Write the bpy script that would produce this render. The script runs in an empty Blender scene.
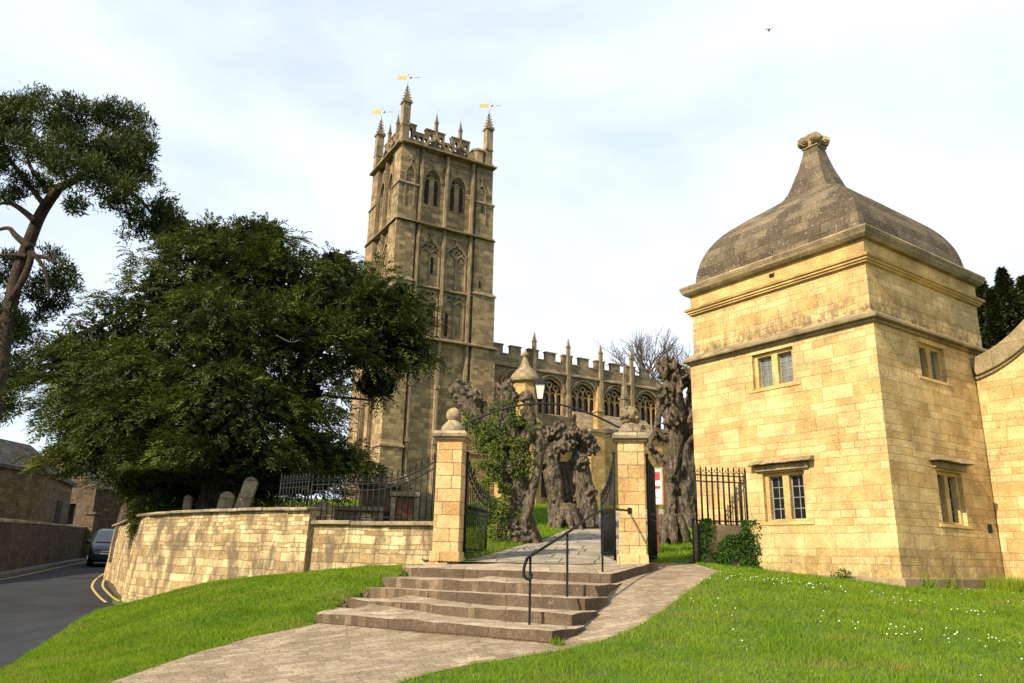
import bpy, bmesh, math, random
import numpy as np
from mathutils import Vector, Matrix, noise, geometry
R = math.radians
random.seed(7); rng = np.random.default_rng(7)
S = bpy.context.scene
COL = S.collection

# ------------------------------------------------------------------ camera, world, sun, exposure
F_PX, PITCH, ROLL = 763.0, R(15.76), R(1.28)
cam_d = bpy.data.cameras.new('camera'); cam = bpy.data.objects.new('camera', cam_d); COL.objects.link(cam)
fw = Vector((0, math.cos(PITCH), math.sin(PITCH))); up0 = Vector((0, -math.sin(PITCH), math.cos(PITCH))); rt0 = Vector((1, 0, 0))
rt = math.cos(ROLL)*rt0 + math.sin(ROLL)*up0; up = -math.sin(ROLL)*rt0 + math.cos(ROLL)*up0
cam.matrix_world = Matrix(((rt.x, up.x, -fw.x, 0), (rt.y, up.y, -fw.y, 0), (rt.z, up.z, -fw.z, 0), (0, 0, 0, 1)))
cam_d.sensor_width = 36; cam_d.lens = F_PX/1024*36; cam_d.clip_end = 3000; cam_d.clip_start = .05
S.camera = cam

SUN = Vector((-.74, -.67, 0)).normalized(); SUN_EL = R(37)
sd = Vector((SUN.x*math.cos(SUN_EL), SUN.y*math.cos(SUN_EL), math.sin(SUN_EL)))
sl = bpy.data.lights.new('sun', 'SUN'); sl.energy = 4.9; sl.angle = R(.6); sl.color = (1, .86, .66)
so = bpy.data.objects.new('sun', sl); COL.objects.link(so); so.rotation_euler = sd.to_track_quat('Z', 'Y').to_euler()
W = bpy.data.worlds.new('World'); S.world = W; W.use_nodes = True
nt = W.node_tree; N = nt.nodes; K = nt.links
bg = N['Background']; bg.inputs['Strength'].default_value = .11
sky = N.new('ShaderNodeTexSky'); sky.sky_type = 'NISHITA'; sky.sun_disc = False
sky.sun_elevation = SUN_EL; sky.sun_rotation = math.atan2(SUN.x, SUN.y); sky.air_density = 1.0; sky.dust_density = .6; sky.ozone_density = 1.0
tc = N.new('ShaderNodeTexCoord'); mp = N.new('ShaderNodeMapping'); mp.inputs['Scale'].default_value = (1, 1, 2.2); mp.inputs['Rotation'].default_value = (0, .35, .3)
nz = N.new('ShaderNodeTexNoise'); nz.inputs['Scale'].default_value = 1.5; nz.inputs['Detail'].default_value = 7; nz.inputs['Roughness'].default_value = .55; nz.inputs['Distortion'].default_value = .35
rp = N.new('ShaderNodeValToRGB'); rp.color_ramp.elements[0].position = .36; rp.color_ramp.elements[1].position = .66
rp.color_ramp.elements[0].color = (.50, .50, .50, 1); rp.color_ramp.elements[1].color = (.95, .95, .95, 1)
mx = N.new('ShaderNodeMixRGB'); mx.inputs[2].default_value = (6.2, 6.8, 7.5, 1)
K.new(tc.outputs['Generated'], mp.inputs[0]); K.new(mp.outputs[0], nz.inputs['Vector']); K.new(nz.outputs['Fac'], rp.inputs[0])
K.new(rp.outputs[0], mx.inputs[0]); K.new(sky.outputs[0], mx.inputs[1]); K.new(mx.outputs[0], bg.inputs['Color'])
S.view_settings.view_transform = 'Standard'; S.view_settings.look = 'None'; S.view_settings.exposure = 0.70; S.view_settings.gamma = 1
S.cycles.max_bounces = 6; S.cycles.transparent_max_bounces = 8

# ------------------------------------------------------------------ pixel -> world helpers (camera stands at the origin)
def ray(px, py): return fw + rt*((px-512)/F_PX) - up*((py-341.5)/F_PX)
def at(px, py, Y): d = ray(px, py); return d*(Y/d.y)
def atz(px, py, z): d = ray(px, py); return d*(z/d.z)
PXM = 793.0

# ------------------------------------------------------------------ materials
MATS = {}
def newmat(name):
    m = bpy.data.materials.new(name); m.use_nodes = True; MATS[name] = m
    return m, m.node_tree.nodes, m.node_tree.links, m.node_tree.nodes['Principled BSDF']
def nnoise(N, K, vec, scale, detail=5, rough=.55, dist=0):
    n = N.new('ShaderNodeTexNoise'); n.inputs['Scale'].default_value = scale; n.inputs['Detail'].default_value = detail
    n.inputs['Roughness'].default_value = rough; n.inputs['Distortion'].default_value = dist
    if vec is not None: K.new(vec, n.inputs['Vector'])
    return n.outputs['Fac']
def nramp(N, K, fac, a, b, ca=(0, 0, 0, 1), cb=(1, 1, 1, 1)):
    r = N.new('ShaderNodeValToRGB'); r.color_ramp.elements[0].position = a; r.color_ramp.elements[1].position = b
    r.color_ramp.elements[0].color = ca; r.color_ramp.elements[1].color = cb; K.new(fac, r.inputs[0]); return r.outputs[0]
def nmix(N, K, fac, a, b, mode='MIX'):
    m = N.new('ShaderNodeMixRGB'); m.blend_type = mode
    for i, v in enumerate((fac, a, b)):
        if hasattr(v, 'links'): K.new(v, m.inputs[i])
        elif i == 0: m.inputs[0].default_value = v
        else: m.inputs[i].default_value = (*v[:3], 1)
    return m.outputs[0]
def npos(N): return N.new('ShaderNodeNewGeometry').outputs['Position']
def nmap(N, K, v, sc):
    m = N.new('ShaderNodeMapping'); m.inputs['Scale'].default_value = sc; K.new(v, m.inputs[0]); return m.outputs[0]

def stone(name, c1, c2, bw=.5, bh=.26, mortar=(.3, .24, .15), ms=.010, stain=(.12, .10, .07), stain_amt=.5, lich=(.55, .52, .42), lich_amt=.25,
          rough_bump=.5, mix2=True, warp=.03, sc_stain=.5, brick_bump=.6, st_lo=.48, st_hi=.70, lsc=9, bands=()):
    m, N, K, B = newmat(name)
    uv = N.new('ShaderNodeTexCoord').outputs['UV']; pos = npos(N)
    wn = N.new('ShaderNodeTexNoise'); wn.inputs['Scale'].default_value = 1.6; wn.inputs['Detail'].default_value = 3; K.new(pos, wn.inputs['Vector'])
    sub = N.new('ShaderNodeVectorMath'); sub.operation = 'SUBTRACT'; K.new(wn.outputs['Color'], sub.inputs[0]); sub.inputs[1].default_value = (.5, .5, .5)
    scl = N.new('ShaderNodeVectorMath'); scl.operation = 'SCALE'; K.new(sub.outputs[0], scl.inputs[0]); scl.inputs['Scale'].default_value = warp
    add = N.new('ShaderNodeVectorMath'); add.operation = 'ADD'; K.new(uv, add.inputs[0]); K.new(scl.outputs[0], add.inputs[1])
    def brick(w, h, off):
        b = N.new('ShaderNodeTexBrick'); b.inputs['Scale'].default_value = 1; b.inputs['Brick Width'].default_value = w; b.inputs['Row Height'].default_value = h
        b.inputs['Mortar Size'].default_value = ms; b.inputs['Mortar Smooth'].default_value = .35; b.inputs['Bias'].default_value = 0; b.offset = off; b.offset_frequency = 2
        b.squash = .7; b.squash_frequency = 3
        b.inputs['Color1'].default_value = (0, 0, 0, 1); b.inputs['Color2'].default_value = (1, 1, 1, 1); b.inputs['Mortar'].default_value = (.5, .5, .5, 1)
        K.new(add.outputs[0], b.inputs['Vector']); return b
    b1 = brick(bw, bh, .5); col = b1.outputs['Color']; fac = b1.outputs['Fac']
    if mix2:
        b2 = brick(bw*.62, bh*.5, .37); sx = N.new('ShaderNodeSeparateXYZ'); K.new(add.outputs[0], sx.inputs[0])
        dv = N.new('ShaderNodeMath'); dv.operation = 'DIVIDE'; K.new(sx.outputs['Y'], dv.inputs[0]); dv.inputs[1].default_value = bh
        fl = N.new('ShaderNodeMath'); fl.operation = 'FLOOR'; K.new(dv.outputs[0], fl.inputs[0]); wn1 = N.new('ShaderNodeTexWhiteNoise'); wn1.noise_dimensions = '1D'; K.new(fl.outputs[0], wn1.inputs['W'])
        gt = N.new('ShaderNodeMath'); gt.operation = 'GREATER_THAN'; K.new(wn1.outputs['Value'], gt.inputs[0]); gt.inputs[1].default_value = .55; msk = gt.outputs[0]
        col = nmix(N, K, msk, col, b2.outputs['Color']); fac = nmix(N, K, msk, fac, b2.outputs['Fac'])
    mid = tuple((p+q)/2 for p, q in zip(c1, c2)); cr = N.new('ShaderNodeValToRGB'); K.new(col, cr.inputs[0]); cr.color_ramp.elements[0].position = .12; cr.color_ramp.elements[0].color = (*c1, 1); cr.color_ramp.elements[1].position = .88; cr.color_ramp.elements[1].color = (*c2, 1)
    e = cr.color_ramp.elements.new(.5); e.color = (*mid, 1); e2 = cr.color_ramp.elements.new(.32); e2.color = (*[min(1, x*1.12) for x in c1], 1)
    col = nmix(N, K, fac, cr.outputs[0], mortar)
    # tone drift from block to block and across blocks
    n1 = nnoise(N, K, pos, 2.3, 4); col = nmix(N, K, .55, col, nramp(N, K, n1, .3, .72, (.42, .38, .34, 1), (1.35, 1.32, 1.25, 1)), 'MULTIPLY')
    n3 = nnoise(N, K, pos, 34, 8, .8); col = nmix(N, K, .75, col, nramp(N, K, n3, .36, .64, (.50, .46, .42, 1), (1.4, 1.4, 1.38, 1)), 'MULTIPLY')
    pit = nramp(N, K, nnoise(N, K, pos, 19, 3, .6), .66, .72); col = nmix(N, K, pit, col, nmix(N, K, 1, col, (.35, .3, .25), 'MULTIPLY'))
    # weather streaks
    st = nnoise(N, K, nmap(N, K, pos, (1.3, 1.3, .5)), sc_stain*2, 9, .72, .5); st = nramp(N, K, st, st_lo, st_hi)
    stm = N.new('ShaderNodeMath'); stm.operation = 'MULTIPLY'; K.new(st, stm.inputs[0]); stm.inputs[1].default_value = stain_amt
    col = nmix(N, K, stm.outputs[0], col, stain)
    for z0, z1, z2, z3, amt in bands:        # weathered belts: lichen above a ledge, damp at the foot
        sz = N.new('ShaderNodeSeparateXYZ'); K.new(pos, sz.inputs[0]); r_ = N.new('ShaderNodeValToRGB'); mr = N.new('ShaderNodeMapRange'); mr.inputs['From Min'].default_value = z0; mr.inputs['From Max'].default_value = z3
        K.new(sz.outputs['Z'], mr.inputs['Value']); K.new(mr.outputs[0], r_.inputs[0]); E = r_.color_ramp.elements; E[0].position = 0; E[0].color = (0, 0, 0, 1); E[1].position = 1; E[1].color = (0, 0, 0, 1)
        for zz in (z1, z2): e = E.new((zz-z0)/(z3-z0)); e.color = (1, 1, 1, 1)
        nn_ = nramp(N, K, nnoise(N, K, nmap(N, K, pos, (1, 1, .6)), 5, 8, .75), .42, .56); f_ = nmix(N, K, 1, nn_, r_.outputs[0], 'MULTIPLY'); f_ = nmix(N, K, 1, f_, (amt, amt, amt), 'MULTIPLY'); col = nmix(N, K, f_, col, (.10, .08, .045))
    # lichen
    li = nnoise(N, K, pos, lsc, 6, .75, .2); li2 = nramp(N, K, li, .60, .66)
    lim = N.new('ShaderNodeMath'); lim.operation = 'MULTIPLY'; K.new(li2, lim.inputs[0]); lim.inputs[1].default_value = lich_amt
    col = nmix(N, K, lim.outputs[0], col, lich)
    K.new(col, B.inputs['Base Color']); B.inputs['Roughness'].default_value = .93; B.inputs['Specular IOR Level'].default_value = .2
    bmp = N.new('ShaderNodeBump'); bmp.inputs['Strength'].default_value = brick_bump; bmp.inputs['Distance'].default_value = .015; bmp.invert = True
    K.new(fac, bmp.inputs['Height'])
    n4 = nnoise(N, K, pos, 14, 8, .7); b2 = N.new('ShaderNodeBump'); b2.inputs['Strength'].default_value = rough_bump; b2.inputs['Distance'].default_value = .03
    K.new(n4, b2.inputs['Height']); K.new(bmp.outputs[0], b2.inputs['Normal']); K.new(b2.outputs[0], B.inputs['Normal'])
    return m
def plainmat(name, c, rough=.6, metal=0, bump=0, bs=20, var=.3, spec=.4, c2=None, vs=6):
    m, N, K, B = newmat(name)
    pos = npos(N); n = nnoise(N, K, pos, vs, 6, .6)
    if c2 is None: c2 = tuple(x*(1-var) for x in c)
    K.new(nramp(N, K, n, .35, .65, (*c2, 1), (*c, 1)), B.inputs['Base Color'])
    B.inputs['Roughness'].default_value = rough; B.inputs['Metallic'].default_value = metal; B.inputs['Specular IOR Level'].default_value = spec
    if bump:
        b = N.new('ShaderNodeBump'); b.inputs['Strength'].default_value = bump; b.inputs['Distance'].default_value = .03
        K.new(nnoise(N, K, pos, bs, 7, .65), b.inputs['Height']); K.new(b.outputs[0], B.inputs['Normal'])
    return m
def leafmat(name, c, c2, scale=.8, trans=.25):
    m, N, K, B = newmat(name); pos = npos(N)
    col = nmix(N, K, nramp(N, K, nnoise(N, K, pos, scale, 4), .35, .65), c, c2)
    col = nmix(N, K, .6, col, nramp(N, K, nnoise(N, K, pos, 9, 3), .3, .7, (.55, .55, .5, 1), (1.35, 1.35, 1.2, 1)), 'MULTIPLY')
    K.new(col, B.inputs['Base Color']); B.inputs['Roughness'].default_value = .7; B.inputs['Specular IOR Level'].default_value = .2
    t = N.new('ShaderNodeBsdfTranslucent'); K.new(col, t.inputs['Color']); ms = N.new('ShaderNodeMixShader'); ms.inputs[0].default_value = trans
    K.new(B.outputs[0], ms.inputs[1]); K.new(t.outputs[0], ms.inputs[2]); K.new(ms.outputs[0], N['Material Output'].inputs['Surface']); return m

M_LODGE = stone('golden limestone ashlar', (.62, .465, .225), (.54, .37, .15), .62, .26, bands=((4.25, 4.3, 4.45, 4.95, .75), (-.6, -.5, -.2, .45, .6)), mortar=(.40, .285, .13), ms=.007, stain_amt=.30, warp=.07, stain=(.30, .21, .10), lich=(.70, .60, .38), lich_amt=.35, rough_bump=.5)
M_LODGE2 = stone('golden limestone dressed', (.58, .41, .17), (.50, .34, .13), 1.3, .6, mortar=(.42, .32, .17), ms=.005, stain_amt=.45, stain=(.20, .15, .08), mix2=False, lich_amt=.3)
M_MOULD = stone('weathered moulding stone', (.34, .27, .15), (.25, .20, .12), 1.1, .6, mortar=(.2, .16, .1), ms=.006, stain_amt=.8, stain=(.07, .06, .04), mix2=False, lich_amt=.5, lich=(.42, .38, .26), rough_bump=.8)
M_ROOF = stone('lichened roof stone', (.19, .15, .095), (.105, .082, .052), .6, .22, mortar=(.07, .055, .035), ms=.006, stain_amt=.75, stain=(.065, .052, .034), lich=(.62, .58, .50), lich_amt=.9, lsc=20, rough_bump=1.6, mix2=False, brick_bump=.35)
M_TOWER = stone('grey gold tower stone', (.36, .265, .135), (.20, .15, .082), .8, .36, mortar=(.20, .15, .09), ms=.012, stain=(.09, .08, .055), stain_amt=.75, lich=(.45, .42, .34), lich_amt=.35, sc_stain=.25, mix2=True)
M_TRIM = stone('dark tower trim', (.30, .235, .14), (.22, .17, .10), 1.5, .8, mortar=(.17, .13, .08), ms=.006, stain=(.07, .06, .04), stain_amt=.7, mix2=False, lich_amt=.3)
M_NAVE = stone('grey church stone', (.27, .215, .125), (.17, .135, .08), .7, .32, mortar=(.2, .16, .1), stain=(.09, .075, .05), stain_amt=.65, lich=(.42, .4, .34), lich_amt=.4, sc_stain=.4)
M_PORCH = stone('ochre church stone', (.50, .33, .13), (.40, .25, .09), .6, .3, mortar=(.3, .2, .09), stain_amt=.35)
M_PIER = stone('orange gate pier stone', (.60, .42, .20), (.50, .31, .13), .50, .235, mortar=(.24, .17, .09), ms=.008, stain_amt=.3, stain=(.30, .22, .13), lich=(.72, .64, .46), lich_amt=.5, mix2=False, warp=.008, rough_bump=.7)
M_WALL = stone('pale rubble wall stone', (.62, .48, .26), (.36, .25, .12), .34, .17, mortar=(.32, .24, .13), ms=.009, stain=(.14, .11, .065), stain_amt=.88, st_lo=.46, st_hi=.60, lich=(.62, .54, .36), lich_amt=.35, rough_bump=1.0, sc_stain=.9, warp=.10, brick_bump=.9)
M_COPE = stone('grey coping stone', (.36, .30, .19), (.27, .22, .14), .9, .4, mortar=(.14, .11, .07), stain=(.08, .07, .05), stain_amt=.7, mix2=False, lich=(.5, .47, .38), lich_amt=.6, rough_bump=1.0)
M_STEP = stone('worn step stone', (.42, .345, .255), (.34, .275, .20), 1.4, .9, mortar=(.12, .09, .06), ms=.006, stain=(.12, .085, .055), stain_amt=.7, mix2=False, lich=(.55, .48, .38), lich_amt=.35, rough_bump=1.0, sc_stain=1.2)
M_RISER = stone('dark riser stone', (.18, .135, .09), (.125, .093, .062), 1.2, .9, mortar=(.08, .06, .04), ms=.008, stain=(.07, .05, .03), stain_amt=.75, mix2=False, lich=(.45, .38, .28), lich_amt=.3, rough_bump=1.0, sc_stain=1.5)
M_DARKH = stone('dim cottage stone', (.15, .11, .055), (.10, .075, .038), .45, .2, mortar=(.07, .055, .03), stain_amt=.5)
M_DARKG = stone('brown shade-dimmed stone', (.10, .068, .042), (.07, .048, .03), .45, .2, mortar=(.05, .035, .02), stain_amt=.5)  # dimness of the shaded gable put into the stone colour
M_PAVE = stone('buff brick paving', (.31, .255, .18), (.235, .19, .13), .23, .115, mortar=(.17, .13, .085), ms=.006, stain=(.20, .145, .095), stain_amt=.6, mix2=False, lich=(.50, .44, .34), lich_amt=.45, rough_bump=.3, warp=.04, brick_bump=.4)
M_FLAG = stone('grey flagstones', (.34, .30, .235), (.26, .23, .18), .9, .6, mortar=(.1, .1, .06), ms=.02, stain_amt=.3, mix2=False)
M_SLATE = stone('stone slate roof', (.10, .092, .08), (.065, .06, .052), .3, .2, mortar=(.04, .04, .035), ms=.012, mix2=False, stain_amt=.3)
M_IRON = plainmat('black painted iron', (.010, .011, .012), .6, bump=.1, spec=.25)
M_LEAD = plainmat('lead glazing bars', (.30, .30, .28), .7)
M_GLASS = plainmat('dark leaded glass', (.010, .012, .012), .2, spec=.35)
M_GLASSP = plainmat('sky-pale leaded glass', (.16, .17, .14), .25, spec=.8, bump=.15, bs=4)  # sky reflection put into the pale base colour
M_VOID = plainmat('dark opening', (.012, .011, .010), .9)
M_LOUV = plainmat('slate louvres', (.24, .19, .12), .85)
M_GOLD = plainmat('gilded metal', (.95, .60, .10), .3, metal=.6)
M_STEEL = plainmat('pale vane metal', (.6, .65, .72), .4, metal=.5)
def barkmat(name, c, c2, sc=(9, 9, 1.6), green=0):
    m, N, K, B = newmat(name); pos = npos(N); v = nmap(N, K, pos, sc)
    f = nnoise(N, K, v, 1.6, 8, .7, .6); g = nnoise(N, K, pos, 11, 6, .7)
    col = nmix(N, K, nramp(N, K, f, .38, .62), c2, c); col = nmix(N, K, .7, col, nramp(N, K, g, .35, .65, (.35, .33, .32, 1), (1.5, 1.45, 1.4, 1)), 'MULTIPLY')
    if green: col = nmix(N, K, nramp(N, K, nnoise(N, K, pos, 2.2, 5), .56, .68), col, (.09, .10, .03))
    K.new(col, B.inputs['Base Color']); B.inputs['Roughness'].default_value = .95; B.inputs['Specular IOR Level'].default_value = .15
    b1 = N.new('ShaderNodeBump'); b1.inputs['Strength'].default_value = 1; b1.inputs['Distance'].default_value = .09; K.new(f, b1.inputs['Height'])
    b2 = N.new('ShaderNodeBump'); b2.inputs['Strength'].default_value = .9; b2.inputs['Distance'].default_value = .04; K.new(g, b2.inputs['Height']); K.new(b1.outputs[0], b2.inputs['Normal']); K.new(b2.outputs[0], B.inputs['Normal']); return m
M_BARK = barkmat('gnarled lime bark', (.235, .19, .135), (.045, .035, .025), green=1)
M_BARK2 = barkmat('pine bark', (.10, .07, .048), (.035, .028, .022))
M_BARK3 = barkmat('grey brown bark', (.19, .155, .115), (.05, .04, .03), green=1)
M_TWIG = plainmat('bare winter twigs', (.10, .08, .075), .9)
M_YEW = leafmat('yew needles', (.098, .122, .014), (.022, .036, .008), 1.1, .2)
M_YEWIN = leafmat('shade-dark inner yew needles', (.022, .030, .006), (.012, .018, .005), 1, .05)  # inner shade of the crown put into a darker leaf colour
M_PINE = leafmat('pine needles', (.075, .095, .014), (.020, .034, .010), .9, .2)
M_CON = leafmat('dark conifer', (.055, .062, .014), (.020, .028, .008), .4, .15)
M_IVY = leafmat('ivy leaves', (.13, .15, .02), (.022, .05, .008), 4, .2)
M_SHRUB = leafmat('shrub leaves', (.10, .17, .03), (.05, .09, .02), 2, .3)
M_CARB = plainmat('dark blue car paint', (.018, .022, .032), .22, spec=.7, var=.1)
M_CARG = plainmat('car window glass', (.03, .035, .04), .06, spec=.9, var=.1)
M_CHROME = plainmat('chrome', (.6, .6, .62), .2, metal=.9)
M_TYRE = plainmat('tyre rubber', (.015, .015, .015), .8)
M_LAMPL = plainmat('headlight lens', (.75, .78, .8), .15, spec=.9)
M_WHITE = plainmat('white paper', (.80, .80, .78), .6, var=.05)
M_RED = plainmat('red print', (.65, .03, .03), .6, var=.1)
M_WOODO = plainmat('orange oak frame', (.50, .24, .08), .6, bump=.3)
M_DOORW = plainmat('reddish painted wood', (.15, .06, .03), .8)
M_YLINE = plainmat('faded yellow road paint', (.55, .40, .10), .85, c2=(.30, .24, .10), vs=12)
M_LANT = plainmat('frosted lantern glass', (.72, .72, .62), .25, spec=.7, var=.15)
M_PETAL = plainmat('daisy petals', (.85, .85, .80), .7, var=.05)
M_BIRD = plainmat('grey feathers', (.25, .25, .26), .8)
M_LEAFLIT = plainmat('brown leaf litter', (.14, .08, .04), .95, bump=1.0, bs=30, c2=(.05, .04, .02), vs=20)

def grassmat():
    m, N, K, B = newmat('lawn grass'); pos = npos(N)
    col = nmix(N, K, nramp(N, K, nnoise(N, K, pos, 1.1, 5), .35, .7), (.125, .225, .010), (.215, .31, .018))
    col = nmix(N, K, nramp(N, K, nnoise(N, K, nmap(N, K, pos, (1, 2.2, 1)), .9, 6, .6, .4), .54, .70), col, (.26, .25, .05))
    col = nmix(N, K, .55, col, nramp(N, K, nnoise(N, K, pos, 40, 2), .3, .7, (.5, .55, .5, 1), (1.4, 1.35, 1.3, 1)), 'MULTIPLY')
    K.new(col, B.inputs['Base Color']); B.inputs['Roughness'].default_value = .8; B.inputs['Specular IOR Level'].default_value = .15
    t = N.new('ShaderNodeBsdfTranslucent'); K.new(col, t.inputs['Color']); ms = N.new('ShaderNodeMixShader'); ms.inputs[0].default_value = .35
    K.new(B.outputs[0], ms.inputs[1]); K.new(t.outputs[0], ms.inputs[2]); K.new(ms.outputs[0], N['Material Output'].inputs['Surface']); return m
M_GRASS = grassmat()
def turfmat():
    m, N, K, B = newmat('turf soil'); pos = npos(N)
    col = nmix(N, K, nramp(N, K, nnoise(N, K, pos, 6, 5), .35, .7), (.05, .11, .012), (.085, .15, .02))
    K.new(col, B.inputs['Base Color']); B.inputs['Roughness'].default_value = .95
    b = N.new('ShaderNodeBump'); b.inputs['Strength'].default_value = 1; b.inputs['Distance'].default_value = .04; K.new(nnoise(N, K, pos, 45, 5), b.inputs['Height']); K.new(b.outputs[0], B.inputs['Normal'])
    return m
M_TURF = turfmat()
M_ROAD = plainmat('dark asphalt', (.034, .037, .043), .9, bump=1.0, bs=60, c2=(.018, .020, .024), vs=1.2, spec=.3)
M_PAVEM = plainmat('grey pavement', (.13, .125, .115), .9, bump=.4, bs=60, vs=3)

# ------------------------------------------------------------------ mesh builder
ORG = {}
class Fr:
    """a wall frame: a along u, z up, d outward along n"""
    def __init__(s, o, u, n): s.o = Vector(o); s.u = Vector(u).normalized(); s.n = Vector(n).normalized(); s.zv = Vector((0, 0, 1))
    def p(s, a, z, d=0): return Vector((s.o.x, s.o.y, 0)) + s.u*a + s.n*d + s.zv*z
class MB:
    def __init__(s): s.v = []; s.f = []; s.mi = []; s.uv = {}; s.smooth = set(); s.m = 0
    def add(s, vs, fs, smooth=False, uvs=None):
        o = len(s.v); s.v += [tuple(v) for v in vs]
        for i, f in enumerate(fs):
            if smooth: s.smooth.add(len(s.f))
            if uvs is not None: s.uv[len(s.f)] = [uvs[k] for k in f] if not isinstance(uvs, dict) else uvs[i]
            s.f.append([k+o for k in f]); s.mi.append(s.m)
        return s
    def hexa(s, p): return s.add(p, [(0, 3, 2, 1), (4, 5, 6, 7), (0, 1, 5, 4), (1, 2, 6, 5), (2, 3, 7, 6), (3, 0, 4, 7)])
    def box(s, c, d, rz=0, t=1.0):
        x, y, z = [k/2 for k in d]; C = Vector(c); ca, sa = math.cos(rz), math.sin(rz); P = []
        for dz, k in ((-z, 1), (z, t)):
            for dx, dy in ((-x, -y), (x, -y), (x, y), (-x, y)):
                P.append(C+Vector(((dx*ca-dy*sa)*k, (dx*sa+dy*ca)*k, dz)))
        return s.hexa(P)
    def fbox(s, fr, a0, a1, z0, z1, d0, d1, top=None):
        """box in a frame; top=(a0,a1,d1) optional shrink at the top"""
        b = [fr.p(a0, z0, d1), fr.p(a1, z0, d1), fr.p(a1, z0, d0), fr.p(a0, z0, d0)]
        ta0, ta1, td1 = top if top else (a0, a1, d1)
        return s.hexa(b+[fr.p(ta0, z1, td1), fr.p(ta1, z1, td1), fr.p(ta1, z1, d0), fr.p(ta0, z1, d0)])
    def bar(s, a, b, w, h=None):
        a, b = Vector(a), Vector(b); h = h or w; d = (b-a).normalized(); q = Vector((0, 0, 1)) if abs(d.z) < .9 else Vector((1, 0, 0))
        x = d.cross(q).normalized()*w/2; y = d.cross(x).normalized()*h/2
        return s.hexa([a-x-y, a+x-y, a+x+y, a-x+y, b-x-y, b+x-y, b+x+y, b-x+y])
    def tube(s, pts, rads, n=8, smooth=True, cap=True):
        pts = [Vector(p) for p in pts]; rads = rads if hasattr(rads, '__len__') else [rads]*len(pts)
        V = []; Fs = []; prev = None
        for i, p in enumerate(pts):
            t = (pts[min(i+1, len(pts)-1)]-pts[max(i-1, 0)]).normalized()
            if prev is None: x = t.orthogonal().normalized()
            else: x = (prev-t*prev.dot(t)).normalized()
            prev = x; y = t.cross(x)
            for k in range(n):
                an = 2*math.pi*k/n; V.append(p+(x*math.cos(an)+y*math.sin(an))*rads[i])
        for i in range(len(pts)-1):
            for k in range(n): Fs.append((i*n+k, i*n+(k+1) % n, (i+1)*n+(k+1) % n, (i+1)*n+k))
        if cap: Fs.append(tuple(range(n))[::-1]); Fs.append(tuple((len(pts)-1)*n+k for k in range(n)))
        return s.add(V, Fs, smooth)
    def lathe(s, c, prof, n=20, smooth=True, sq=False):
        """prof: (radius,z) list; sq gives a square (4 side) body"""
        c = Vector(c); n = 4 if sq else n; V = []; Fs = []
        for r, z in prof:
            for k in range(n): an = 2*math.pi*k/n+(sq if sq else 0); V.append(c+Vector((r*math.cos(an), r*math.sin(an), z)))
        for i in range(len(prof)-1):
            for k in range(n): Fs.append((i*n+k, i*n+(k+1) % n, (i+1)*n+(k+1) % n, (i+1)*n+k))
        Fs.append(tuple(range(n))[::-1]); Fs.append(tuple((len(prof)-1)*n+k for k in range(n)))
        return s.add(V, Fs, smooth)
    def ball(s, c, r, seg=14, ring=8, sc=(1, 1, 1), nz_=0, nf=3):
        V = []; Fs = []; c = Vector(c)
        for i in range(ring+1):
            th = math.pi*i/ring
            for k in range(seg):
                an = 2*math.pi*k/seg; d = Vector((math.sin(th)*math.cos(an), math.sin(th)*math.sin(an), math.cos(th)))
                rr = r*(1+(nz_*noise.noise(d*nf+c*3) if nz_ else 0)); V.append(c+Vector((d.x*sc[0], d.y*sc[1], d.z*sc[2]))*rr)
        for i in range(ring):
            for k in range(seg): Fs.append((i*seg+k, (i+1)*seg+k, (i+1)*seg+(k+1) % seg, i*seg+(k+1) % seg))
        return s.add(V, Fs, True)
    def prism(s, poly, z0, z1):
        """poly: xy list ccw; z0,z1 numbers or lists"""
        n = len(poly); Z0 = z0 if hasattr(z0, '__len__') else [z0]*n; Z1 = z1 if hasattr(z1, '__len__') else [z1]*n
        V = [(p[0], p[1], Z0[i]) for i, p in enumerate(poly)]+[(p[0], p[1], Z1[i]) for i, p in enumerate(poly)]
        return s.add(V, [tuple(range(n))[::-1], tuple(range(n, 2*n))]+[(i, (i+1) % n, n+(i+1) % n, n+i) for i in range(n)])
    def slab(s, fr, outer, holes, d0, d1, back=True):
        """plate in a frame with holes; outer/holes lists of (a,z)"""
        loops = [outer]+holes; flat = [p for l in loops for p in l]
        tris = geometry.tessellate_polygon([[Vector((p[0], p[1], 0)) for p in l] for l in loops])
        nf = len(flat); V = [fr.p(a, z, d1) for a, z in flat]+[fr.p(a, z, d0) for a, z in flat]; Fs = []
        flip = fr.u.cross(Vector((0, 0, 1))).dot(fr.n) < 0
        for t in tris:
            a, b, c = [Vector((*flat[i], 0)) for i in t]
            w = (b-a).cross(c-a).z > 0; w = w if not flip else not w
            T = t if w else t[::-1]; Fs.append(tuple(T))
            if back: Fs.append(tuple(nf+i for i in T[::-1]))
        o = 0
        for l in loops:
            n = len(l)
            for i in range(n): Fs.append((o+i, o+(i+1) % n, nf+o+(i+1) % n, nf+o+i))
            o += n
        return s.add(V, Fs)
    def strip(s, fr, pts, w, d0, d1, closed=False):
        """a moulding of width w swept along 2d points in a frame"""
        P = [Vector((a, z)) for a, z in pts]; n = len(P); L = []
        for i in range(n):
            p0 = P[i-1] if (i > 0 or closed) else P[i]; p1 = P[(i+1) % n] if (i < n-1 or closed) else P[i]
            t = (p1-p0); t = t.normalized() if t.length > 1e-6 else Vector((1, 0)); q = Vector((-t.y, t.x))*w/2; L.append((P[i]-q, P[i]+q))
        V = []
        for l, r in L: V += [fr.p(l.x, l.y, d0), fr.p(l.x, l.y, d1), fr.p(r.x, r.y, d1), fr.p(r.x, r.y, d0)]
        Fs = []
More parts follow.
